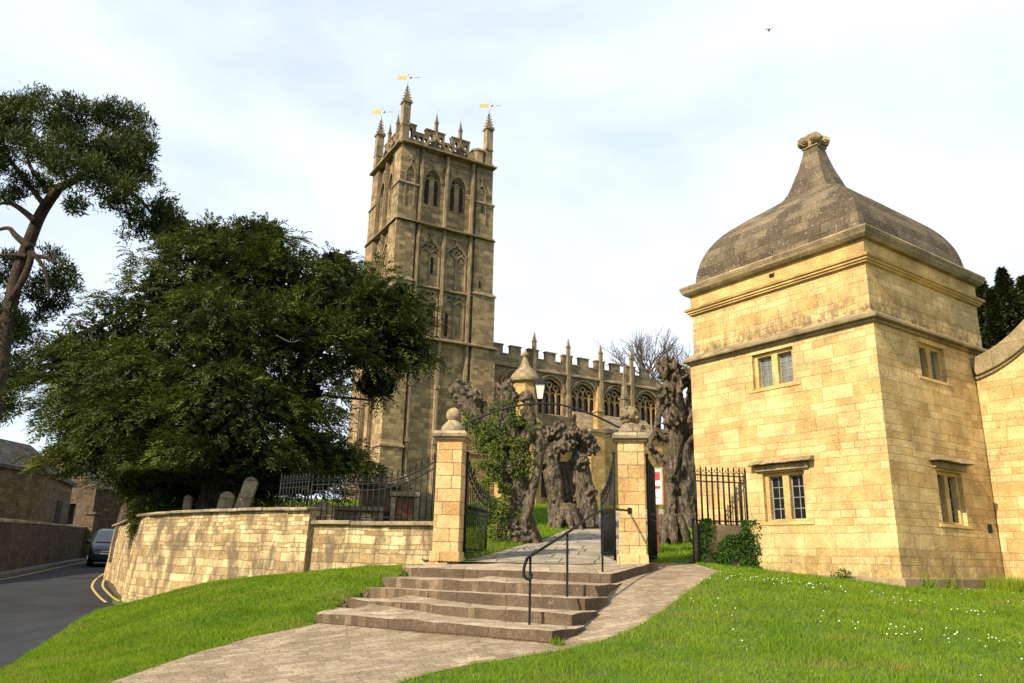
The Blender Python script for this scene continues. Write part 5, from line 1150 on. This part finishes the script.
# bare trees behind the nave
def baretree(px, ybase, ytop, Y, spread, label, seed):
    rr = random.Random(seed); b = at(px, ybase, Y); top = at(px, ytop, Y); H = top.z-b.z; r_ = root('bare_tree', tuple(b), label, 'tree', 'bare winter trees beyond the nave roof'); tk = MB(); tw = MB()
    def grow(p, d, L, rad, lv):
        n = 4; pts = [p]; q = Vector(p); dd = Vector(d)
        for i in range(n): dd = (dd+Vector((rr.gauss(0, .10), rr.gauss(0, .10), .04))).normalized(); q = q+dd*L/n; pts.append(q.copy())
        (tk if lv < 2 else tw).tube(pts, list(np.linspace(rad, rad*.6, n+1)), 5 if lv < 3 else 3, cap=False)
        if lv >= 6: return
        for k in range(3 if lv < 5 else 2):
            i = rr.choice((2, 3, 4)) if k else 4; ang = rr.uniform(.25, .6)*spread; ax = Vector((rr.gauss(0, 1), rr.gauss(0, 1), rr.gauss(0, .3))).normalized(); nd = (Matrix.Rotation(ang, 3, ax) @ dd); nd.z = max(nd.z, -.05)
            grow(pts[i], nd.normalized(), L*rr.uniform(.62, .82), rad*.6, lv+1)
    grow(b, Vector((0, 0, 1)), H*.27, H*.022, 0); tk.build('trunk', M_TWIG, r_); tw.build('crown', M_TWIG, r_)
baretree(640, 440, 300, 92, 1.1, 'bare tree left of the other beyond the nave battlements', 3); baretree(668, 440, 304, 96, 1.05, 'bare tree closer to the lodge beyond the nave battlements', 11); baretree(686, 440, 312, 90, .9, 'bare tree half hidden behind the lodge wall', 21)

# ------------------------------------------------------------------ pollarded limes
def remesh(o, vox, tex_s, st_, seed=0):
    r_ = o.modifiers.new('remesh', 'REMESH'); r_.mode = 'VOXEL'; r_.voxel_size = vox; r_.use_smooth_shade = True
    for sc_, s_ in ((tex_s, st_), (tex_s*.35, st_*.5)):
        tx = bpy.data.textures.new('bark relief', 'CLOUDS'); tx.noise_scale = sc_; tx.noise_depth = 3; d = o.modifiers.new('relief', 'DISPLACE'); d.texture = tx; d.strength = s_; d.mid_level = .5; d.texture_coords = 'LOCAL'
def pollard(name, base, limbs, fists, label, Y, seed=1, vox=.028, burrs=40, flare=True, mat=M_BARK):
    """limbs: list of (pixel points, radii in m, depth offsets); fists: (px,py,r,dY,n)"""
    rr = random.Random(seed); r_ = root(name, tuple(base), label, 'tree', 'pollarded lime trees in the churchyard'); m = MB()
    for pts, rads, dy in limbs:
        P = catmull([at(x, y, Y+dy) for x, y in pts], 6); rd = list(np.interp(np.linspace(0, 1, len(P)), np.linspace(0, 1, len(rads)), rads)); m.tube(P, [q*.86 for q in rd], 12)
        nr = max(5, int(max(rads)*34))                      # ridges of old wood running up the limb
        for k in range(nr):
            a0 = 6.28*k/nr+rr.uniform(-.2, .2); tw = rr.uniform(-.9, .9); L = [] ; rl = []
            for i in range(len(P)):
                a = a0+tw*i/len(P)+.25*math.sin(i*.9+k); q = rd[i]*(.80+.16*noise.noise(Vector((k*3.1, i*.35, seed)))); L.append(P[i]+Vector((math.cos(a)*q, math.sin(a)*q, 0))); rl.append(max(.02, rd[i]*.17*(1+.6*noise.noise(Vector((k, i*.5, seed+7))))))
            m.tube(L, rl, 6)
        for i in range(burrs//len(limbs)):
            k = rr.randrange(len(P)); an = rr.uniform(0, 6.28); v = Vector((math.cos(an), math.sin(an), rr.uniform(-.3, .3)))*rd[k]*.92; c = P[k]+v; q = rr.uniform(.04, .10)
            for j in range(4): m.ball(c+Vector((rr.gauss(0, .5), rr.gauss(0, .5), rr.gauss(0, .7)))*q, q*rr.uniform(.4, .8), 7, 5, (1, 1, 1), .4)
    if flare:
        b = Vector(base)
        for k in range(9):
            a = k*.7+rr.uniform(-.2, .2); L_ = rr.uniform(.7, 1.05); m.tube([b+Vector((math.cos(a)*.2, math.sin(a)*.2, .75)), b+Vector((math.cos(a), math.sin(a), .9))*.36, b+Vector((math.cos(a)*.62, math.sin(a)*.62, .04))*L_, b+Vector((math.cos(a)*.95, math.sin(a)*.95, -.2))*L_], [.10, .12, .07, .03], 7)
    for px, py, r0_, dy, n in fists:
        c = at(px, py, Y+dy); m.ball(c, r0_*.75, 12, 8, (1, 1, 1), .35)
        for k in range(n*2):
            d = Vector((rr.gauss(0, 1), rr.gauss(0, 1), rr.gauss(.1, 1))).normalized(); e = c+d*r0_*rr.uniform(.75, 1.1); m.ball(e, rr.uniform(.03, .075), 7, 5, (1, 1, 1), .4)
            if rr.random() < .5: m.tube([c+d*r0_*.6, c+d*r0_*rr.uniform(1.1, 1.45)+Vector((0, 0, rr.uniform(-.02, .06)))], [.05, .02], 6)
    o = m.build('trunk', mat, r_, recalc=True); remesh(o, vox, .12, .05); return r_, o
b1 = at(519, 548, 18.2)
t1, o1 = pollard('pollarded_lime', b1, [([(520,552),(517,520),(515,480),(508,445),(500,420)], [.42,.34,.36,.42,.30], 0), ([(505,450),(485,428),(468,408),(455,392)], [.26,.22,.2,.2], -.2), ([(512,440),(508,412),(505,392)], [.26,.2,.2], -.3), ([(516,460),(530,425),(527,400)], [.22,.17,.12], -.3), ([(522,530),(535,480),(541,440),(530,425)], [.14,.12,.12,.12], -.3), ([(495,450),(492,425),(484,405)], [.2,.16,.14], -.1)],
   [(460,390,.24,-.2,26),(474,398,.19,-.2,16),(483,408,.15,-.1,12),(505,388,.20,-.3,22),(512,398,.17,-.3,14),(528,398,.15,-.3,14),(527,418,.15,-.3,8),(534,432,.18,-.2,10),(513,534,.30,-.25,60),(524,543,.24,-.25,44),(500,440,.22,-.3,20),(505,470,.20,-.3,18)], 'ivy clad pollarded lime just behind the left gate', 18.2, 1, burrs=60)
P_ = []; Nr = []
rr = random.Random(5)
for _ in range(11000):
    # climb the left side and the limbs
    ln_ = rr.choice([[(500,545),(498,500),(492,450)], [(492,460),(480,430),(466,412)], [(498,440),(505,420),(508,400)], [(500,480),(495,440),(480,425)], [(515,450),(522,435),(520,425)], [(490,440),(500,500),(492,550)], [(522,480),(524,450),(520,425)],[(480,452),(486,480),(492,510)]])
    k = rr.random()*(len(ln_)-1); i = int(k); f = k-i; px = ln_[i][0]*(1-f)+ln_[i+1][0]*f+rr.gauss(0, 8); py = ln_[i][1]*(1-f)+ln_[i+1][1]*f+rr.gauss(0, 7)
    if noise.noise(Vector((px*.08, py*.08, 2))) < -.24: continue
    if px > 511 and py > 480: continue
    p = at(px, py, 18.2-.52+rr.gauss(0, .10)+abs(px-503)*.006); P_.append(tuple(p)); Nr.append((rr.gauss(0, .3), -1, .25))
ivy_on('ivy', P_, Nr, 'glossy ivy covering the left side of the pollarded lime', (.035, .065), parent=None)
pollard('pollarded_lime', at(566, 530, 23.2), [([(560,533),(556,500),(552,470),(552,448)], [.38,.28,.28,.26], 0), ([(588,528),(585,490),(580,460),(584,438)], [.38,.30,.27,.20], .3), ([(572,530),(570,500),(566,462)], [.30,.2,.2], .4), ([(545,465),(540,445)], [.25,.2], 0)],
   [(546,436,.26,0,26),(558,434,.30,0,30),(572,436,.28,0,26),(585,438,.28,.1,26),(540,446,.22,0,14),(592,448,.2,.1,14),(563,447,.20,-.2,24),(582,462,.22,0,20),(592,492,.14,0,12)], 'wide gnarled pollarded lime without ivy in the middle of the gateway', 23.2, 2, burrs=80)
pollard('pollarded_lime', at(671, 548, 18.6), [([(674,548),(671,515),(672,480),(676,445),(676,412),(672,385)], [.29,.20,.19,.21,.25,.25], 0), ([(676,440),(690,420),(696,395),(696,380)], [.25,.26,.25,.2], .2), ([(672,480),(662,465),(650,445),(654,435)], [.14,.10,.09,.08], -.1), ([(670,440),(657,432),(662,405),(668,398)], [.11,.09,.09,.1], .1)],
   [(668,370,.32,0,34),(676,380,.28,0,24),(688,378,.25,.2,20),(668,392,.28,-.1,20),(678,545,.3,0,20),(672,420,.22,-.2,10)], 'tall dark pollarded lime rising between right pier and the lodge', 18.6, 3, burrs=40)
pollard('pollarded_lime', at(686, 531, 24.5), [([(684,533),(683,500),(684,465),(684,430),(690,400)], [.46,.42,.38,.32,.3], 0), ([(702,530),(700,490),(700,440)], [.4,.35,.3], .5)],
   [(680,470,.16,-.4,4),(690,440,.2,-.3,4)], 'grey smoother lime trunk behind the tall dark one', 24.5, 4, burrs=24, mat=M_BARK3)

# ------------------------------------------------------------------ churchyard stones
def gravestone(px, py, Y, w, h, tilt, label, th=.12, mat=M_COPE, zb=None, yaw=0, grp='weathered gravestones behind the curved wall'):
    p = at(px, py, Y); zb = hb(p.x, p.y) if zb is None else zb; u = Vector((math.cos(yaw), math.sin(yaw), 0)); fr = Fr((p.x, p.y, 0), u, Vector((u.y, -u.x, 0)))
    pts = [(-w/2, 0), (w/2, 0)]+[(w/2*math.cos(t)*(1+.05*math.sin(5*t)), h-w/2*.8+w/2*.9*math.sin(t)) for t in np.linspace(0, math.pi, 9)]; ct, st_ = math.cos(tilt), math.sin(tilt)
    pts = [(a*ct+z*st_, zb-.2+z*ct-a*st_) for a, z in pts]; m = MB(); m.slab(fr, pts, [], -th/2, th/2); o = m.build('gravestone', mat, None, bevel=.02); tag(o, label, 'gravestone', grp); return o
gravestone(187, 508, 19.6, .18, .92, 0, 'smallest narrow upright gravestone above the curved wall'); gravestone(222, 508, 18.7, .36, .98, .12, 'broad short gravestone beside the leaning one'); gravestone(235, 508, 18.3, .32, 1.34, .26, 'tall gravestone leaning to the right above the curved wall')
def chest_tomb(px, py, Y, w, d, h, yaw, label, mat=M_NAVE):
    p = at(px, py, Y); z = hb(p.x, p.y); r_ = root('chest_tomb', (p.x, p.y, z), label, 'tomb', 'stone tombs behind the railings'); m = MB(); m.box((p.x, p.y, z+h/2-.1), (w, d, h), yaw); m.build('chest', mat, r_, bevel=.02)
    m = MB(); m.box((p.x, p.y, z+h-.03), (w+.2, d+.2, .12), yaw); m.build('slab', M_COPE, r_, bevel=.02)
    for a in (-1, 1):
        for b in (-1, 1): m = MB(); m.box((p.x+(a*w/2)*math.cos(yaw)-(b*d/2)*math.sin(yaw), p.y+(a*w/2)*math.sin(yaw)+(b*d/2)*math.cos(yaw), z+h/2-.1), (.12, .12, h-.02), yaw); m.build('corner_pilaster', M_COPE, r_)
    return p, z, r_
chest_tomb(352, 516, 21, 1.5, .8, .55, .2, 'low wide chest tomb at the left behind the railings')
p, z, r_ = chest_tomb(384, 516, 22, 1.3, .9, 1.15, .15, 'tall square chest tomb with overhanging slab behind the railings')
p, z, r_ = chest_tomb(403, 516, 21, .62, .62, .95, .2, 'narrow pedestal tomb topped by a stone urn', M_DOORW)
m = MB(); m.lathe((p.x, p.y, z+.95), [(.16, 0), (.06, .06), (.07, .1), (.2, .25), (.21, .34), (.12, .4), (.14, .44), (.05, .52), (.02, .6)], 14); m.build('urn', M_COPE, r_)
gravestone(323, 516, 19, .6, .8, -.05, 'wide grey gravestone seen between the railings near their left end', mat=M_NAVE, grp='gravestones behind the railings'); gravestone(422, 516, 24, .55, 1.15, .06, 'round headed gravestone behind the railings beside the left pier', mat=M_COPE, grp='gravestones behind the railings'); gravestone(367, 516, 19.5, .35, .55, .0, 'small round gravestone between the two chest tombs', mat=M_COPE, grp='gravestones behind the railings')

# ------------------------------------------------------------------ houses on the left
def house_box(r_, P, z0, z1, mat, nm='wall'):
    m = MB(); m.prism([(p.x, p.y) for p in P], z0, z1); return m.build(nm, mat, r_)
A = at(34, 529, 36); Bq = at(-70, 529, 30); Cq = at(66, 525, 43); A.z = 0
h1 = root('slate_roofed_cottage', (A.x, A.y, -1), 'low dim stone cottage with hipped slate roof at the left edge', 'cottage')
vd = (Cq-A); vd.z = 0; wl = (Bq-A); wl.z = 0; ez = at(36, 471, 36).z
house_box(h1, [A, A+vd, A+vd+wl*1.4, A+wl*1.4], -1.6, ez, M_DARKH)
e = .35; P = [A-wl.normalized()*e-vd.normalized()*e, A+vd*1.03-wl.normalized()*e, A+vd*1.03+wl*1.4, A+wl*1.4-vd.normalized()*e]
rid0 = A+vd*.5+wl*.45; rid1 = A+vd*.5+wl*1.2
V = [Vector((p.x, p.y, ez)) for p in P]+[Vector((rid0.x, rid0.y, ez+1.3)), Vector((rid1.x, rid1.y, ez+1.3))]
m = MB(); m.add(V+[v-Vector((0, 0, .15)) for v in V[:4]], [(0, 1, 4), (1, 2, 5, 4), (2, 3, 5), (3, 0, 4, 5), (6, 7, 1, 0), (7, 8, 2, 1), (8, 9, 3, 2), (9, 6, 0, 3), (9, 8, 7, 6)]); m.build('roof', M_SLATE, h1)
m = MB(); q = at(15, 473, 34.7); m.tube([Vector((q.x, q.y-.2, ez-.1)), Vector((q.x, q.y-.25, -1.2))], .06, 6); m.build('downpipe', M_IRON, h1)
fr = Fr(A, vd, Vector((vd.y, -vd.x, 0)) if Vector((vd.y, -vd.x, 0)).dot(Vector((1, -1, 0))) > 0 else -Vector((vd.y, -vd.x, 0)))
m = MB(); m.fbox(fr, vd.length*.55, vd.length*.72, .7, 1.9+.4, -.1, .03); m.build('window', M_VOID, h1)
# roadside boundary wall
bw = root('roadside_wall', (-21, 31, -1), 'low dark boundary wall running along the far pavement to the gatepost', 'wall')
bp = [Vector((-15.2,14.5,0)), Vector((-17.0,19,0)), at(-5, 565, 30.5), at(40, 561, 38), at(82, 555, 50)]
for p in bp: p.z = 0
pts = catmull(bp, 6)
def swz(i, n): return .55+.25*i/n
m = MB(); rows = []
for i, p in enumerate(pts):
    zt = .62+.55*i/len(pts); t = (pts[min(i+1, len(pts)-1)]-pts[max(0, i-1)]).normalized(); nn = Vector((t.y, -t.x, 0)); rows.append([p+Vector((0, 0, -1.6)), p+Vector((0, 0, zt)), p-nn*.4+Vector((0, 0, zt+.03)), p-nn*.4+Vector((0, 0, -1.6))])
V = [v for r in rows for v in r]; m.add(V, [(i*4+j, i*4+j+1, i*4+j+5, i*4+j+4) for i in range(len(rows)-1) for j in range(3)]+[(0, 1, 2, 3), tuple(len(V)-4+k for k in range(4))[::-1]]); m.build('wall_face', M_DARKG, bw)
m = MB()
for a_, b_ in zip(rows[:-1], rows[1:]): m.hexa([a_[1]+Vector((.05, -.05, 0)), b_[1]+Vector((.05, -.05, 0)), b_[2], a_[2], a_[1]+Vector((.05, -.05, .10)), b_[1]+Vector((.05, -.05, .10)), b_[2]+Vector((0, 0, .12)), a_[2]+Vector((0, 0, .12))])
m.build('coping', M_COPE, bw)
q = at(86, 553, 50); m = MB(); m.box((q.x, q.y, .35), (.55, .55, 3.4)); m.box((q.x, q.y, 2.1), (.75, .75, .15)); m.build('gatepost', M_DARKH, bw)
# gabled house
h2 = root('gabled_house', tuple(at(70, 550, 52)), 'tall dim gabled stone house with chimney between cottage and van', 'house')
g = [at(33, 545, 56), at(87, 545, 53)]; zE = at(91, 487, 53).z; zR = at(50, 436, 55).z
for p in g: p.z = 0
u = (g[1]-g[0]); n_ = Vector((u.y, -u.x, 0)).normalized(); n_ = n_ if n_.y < 0 else -n_; fr = Fr(g[0], u, n_); Lg = u.length; pk = Lg*.28
m = MB(); m.slab(fr, [(-Lg*.45, -1.5), (Lg, -1.5), (Lg, zE), (pk, zR), (-Lg*.45, zE)], [rect(Lg*.55, Lg*.68, 1.5, 2.9)], -.5, 0); m.build('wall', M_DARKG, h2)
m = MB(); m.fbox(fr, Lg*.54, Lg*.69, 1.45, 2.95, -.35, -.3); m.build('window', M_GLASS, h2)
m = MB(); m.fbox(fr, -Lg*.45, Lg, -1.5, zE-.05, -9, -.51); m.build('wall', M_DARKG, h2)
m = MB()
for s0, s1 in (((Lg+.2, zE-.15), (pk, zR+.15)), ((pk, zR+.15), (-Lg*.45-.2, zE-.15))): m.strip(fr, [s0, s1], .22, -9, .15)
m.build('roof', M_SLATE, h2)
m = MB(); m.fbox(fr, pk-.5, pk+.45, zR-.4, zR+1.5, -1.1, -.2); m.fbox(fr, pk-.6, pk+.55, zR+1.5, zR+1.7, -1.2, -.1); m.build('chimney', M_LODGE2, h2)
# far pale house
h3 = root('far_house', tuple(at(110, 540, 88)), 'distant pale stone house with small paned window above the van', 'house')
g = [at(86, 545, 86), at(160, 545, 92)]; 
for p in g: p.z = 0
u = g[1]-g[0]; n_ = Vector((u.y, -u.x, 0)).normalized(); n_ = n_ if n_.y < 0 else -n_; fr = Fr(g[0], u, n_); Lg = u.length; ze = at(100, 501, 87).z
w0 = (at(103, 510, 87).x-g[0].x)/fr.u.x; w1 = (at(116, 510, 87).x-g[0].x)/fr.u.x; wz0, wz1 = at(110, 514, 87).z, at(110, 507, 87).z
m = MB(); m.slab(fr, rect(0, Lg, -1, ze), [rect(w0, w1, wz0, wz1)], -.4, 0); m.build('wall', M_LODGE, h3)
m = MB(); m.fbox(fr, w0, w1, wz0, wz1, -.2, -.15); W_ = m.build('window', M_GLASSP, h3); m = MB()
for k in range(5): a = w0+(w1-w0)*k/4; m.fbox(fr, a-.05, a+.05, wz0, wz1, -.15, -.08)
m.fbox(fr, w0, w1, (wz0+wz1)/2-.05, (wz0+wz1)/2+.05, -.15, -.085); m.build('frame', M_WHITE, W_)
m = MB(); P = [fr.p(-.3, ze, .3), fr.p(Lg+.3, ze, .3), fr.p(Lg+.3, ze+3.2, -4), fr.p(-.3, ze+3.2, -4), fr.p(-.3, ze, -8), fr.p(Lg+.3, ze, -8)]; m.add(P, [(0, 1, 2, 3), (3, 2, 5, 4), (0, 3, 4), (1, 5, 2), (0, 4, 5, 1)]); m.build('roof', M_DARKH, h3)

# ------------------------------------------------------------------ the van
vp = at(109, 561, 42); vz = hf(vp.x, vp.y)
van = root('parked_van', (vp.x, vp.y, vz), 'dark blue people carrier coming round the road bend', 'car')
yawv = R(26); fX = Vector((math.sin(yawv), -math.cos(yawv), 0)); sX = Vector((math.cos(yawv), math.sin(yawv), 0))   # fX points to the nose
def vpnt(s, l, z): return Vector((vp.x, vp.y, vz))+sX*s+fX*l+Vector((0, 0, z))
# cross sections nose -> tail: (l, halfwidth low, halfwidth high, zbottom, zbelt, ztop)
sec = [(2.30, .70, .62, .32, .62, .70), (2.22, .86, .78, .25, .78, .88), (2.0, .94, .86, .22, .92, 1.02), (1.35, .97, .88, .2, 1.06, 1.16), (.65, .97, .72, .2, 1.12, 1.70), (.2, .97, .70, .2, 1.12, 1.86), (-1.0, .97, .72, .2, 1.12, 1.90), (-2.2, .95, .72, .22, 1.1, 1.84), (-2.45, .88, .68, .3, 1.05, 1.70)]
m = MB(); V = []
for l, w, wt, zb, zm, zt in sec:
    for s_, z in ((-w*.9, zb), (-w, zb+.18), (-w, zm), (-wt, zt-.06), (-wt+.12, zt), (wt-.12, zt), (wt, zt-.06), (w, zm), (w, zb+.18), (w*.9, zb)): V.append(vpnt(s_, l, z))
n = 10; Fs = [(i*n+k, i*n+(k+1) % n, (i+1)*n+(k+1) % n, (i+1)*n+k) for i in range(len(sec)-1) for k in range(n)]+[tuple(range(n)), tuple((len(sec)-1)*n+k for k in range(n))[::-1]]
m.add(V, Fs, True); m.build('body', M_CARB, van)
m = MB(); V = [vpnt(-.74, 1.40, 1.17), vpnt(.74, 1.40, 1.17), vpnt(.64, .66, 1.66), vpnt(-.64, .66, 1.66)]; o_ = Vector((0, 0, .02))+fX*.035; m.hexa([v-o_*.2 for v in V]+[v+o_ for v in V]); m.build('windscreen', M_CARG, van)
for s_ in (-1, 1):
    m = MB(); V = [vpnt(s_*.955, .95, 1.14), vpnt(s_*.955, -2.1, 1.14), vpnt(s_*.77, -2.0, 1.74), vpnt(s_*.77, .35, 1.72)]; o_ = sX*s_*.02; m.hexa([v-o_ for v in V]+[v+o_ for v in V]); m.build('side_window', M_CARG, van)
    m = MB(); m.hexa([vpnt(s_*.50, 2.26, .66), vpnt(s_*.84, 2.12, .68), vpnt(s_*.86, 2.02, .84), vpnt(s_*.52, 2.2, .80)]+[v+fX*.04 for v in (vpnt(s_*.50, 2.26, .66), vpnt(s_*.84, 2.12, .68), vpnt(s_*.86, 2.02, .84), vpnt(s_*.52, 2.2, .80))]); m.build('headlight', M_LAMPL, van)
    m = MB(); m.ball(vpnt(s_*1.08, .98, 1.18), .13, 10, 7, (1, .6, .8)); m.build('wing_mirror', M_CARB, van)
    for l in (1.45, -1.5):
        m = MB(); c = vpnt(s_*.86, l, .33); m.tube([c-sX*.11, c+sX*.11], .33, 18, False); w = m.build('wheel', M_TYRE, van); m = MB(); m.tube([c+sX*s_*.08, c+sX*s_*.13], .2, 12, False); m.build('rim', M_CHROME, w)
m = MB(); m.box(vpnt(0, 2.30, .62), (.86, .05, .05), yawv); m.box(vpnt(0, 2.31, .72), (.80, .05, .04), yawv); m.build('grille', M_CHROME, van)
m = MB(); m.box(vpnt(0, 2.29, .40), (1.3, .08, .14), yawv); m.build('bumper', M_TYRE, van)

# ------------------------------------------------------------------ bird
bq = at(769, 30, 55); m = MB(); 
m.ball(bq, .10, 8, 6, (2.2, .8, .7)); 
for s_ in (-1, 1): m.add([bq+Vector((-.06, 0, .03)), bq+Vector((.08, 0, .03)), bq+Vector((.02, s_*.28, .16)), bq+Vector((-.04, s_*.55, .10)), bq+Vector((-.08, s_*.26, .13))], [(0, 1, 2, 4), (2, 3, 4)])
bd = m.build('bird', M_BIRD); tag(bd, 'small dark bird flying high above the domed lodge', 'bird')
bd.rotation_euler.z = R(75)
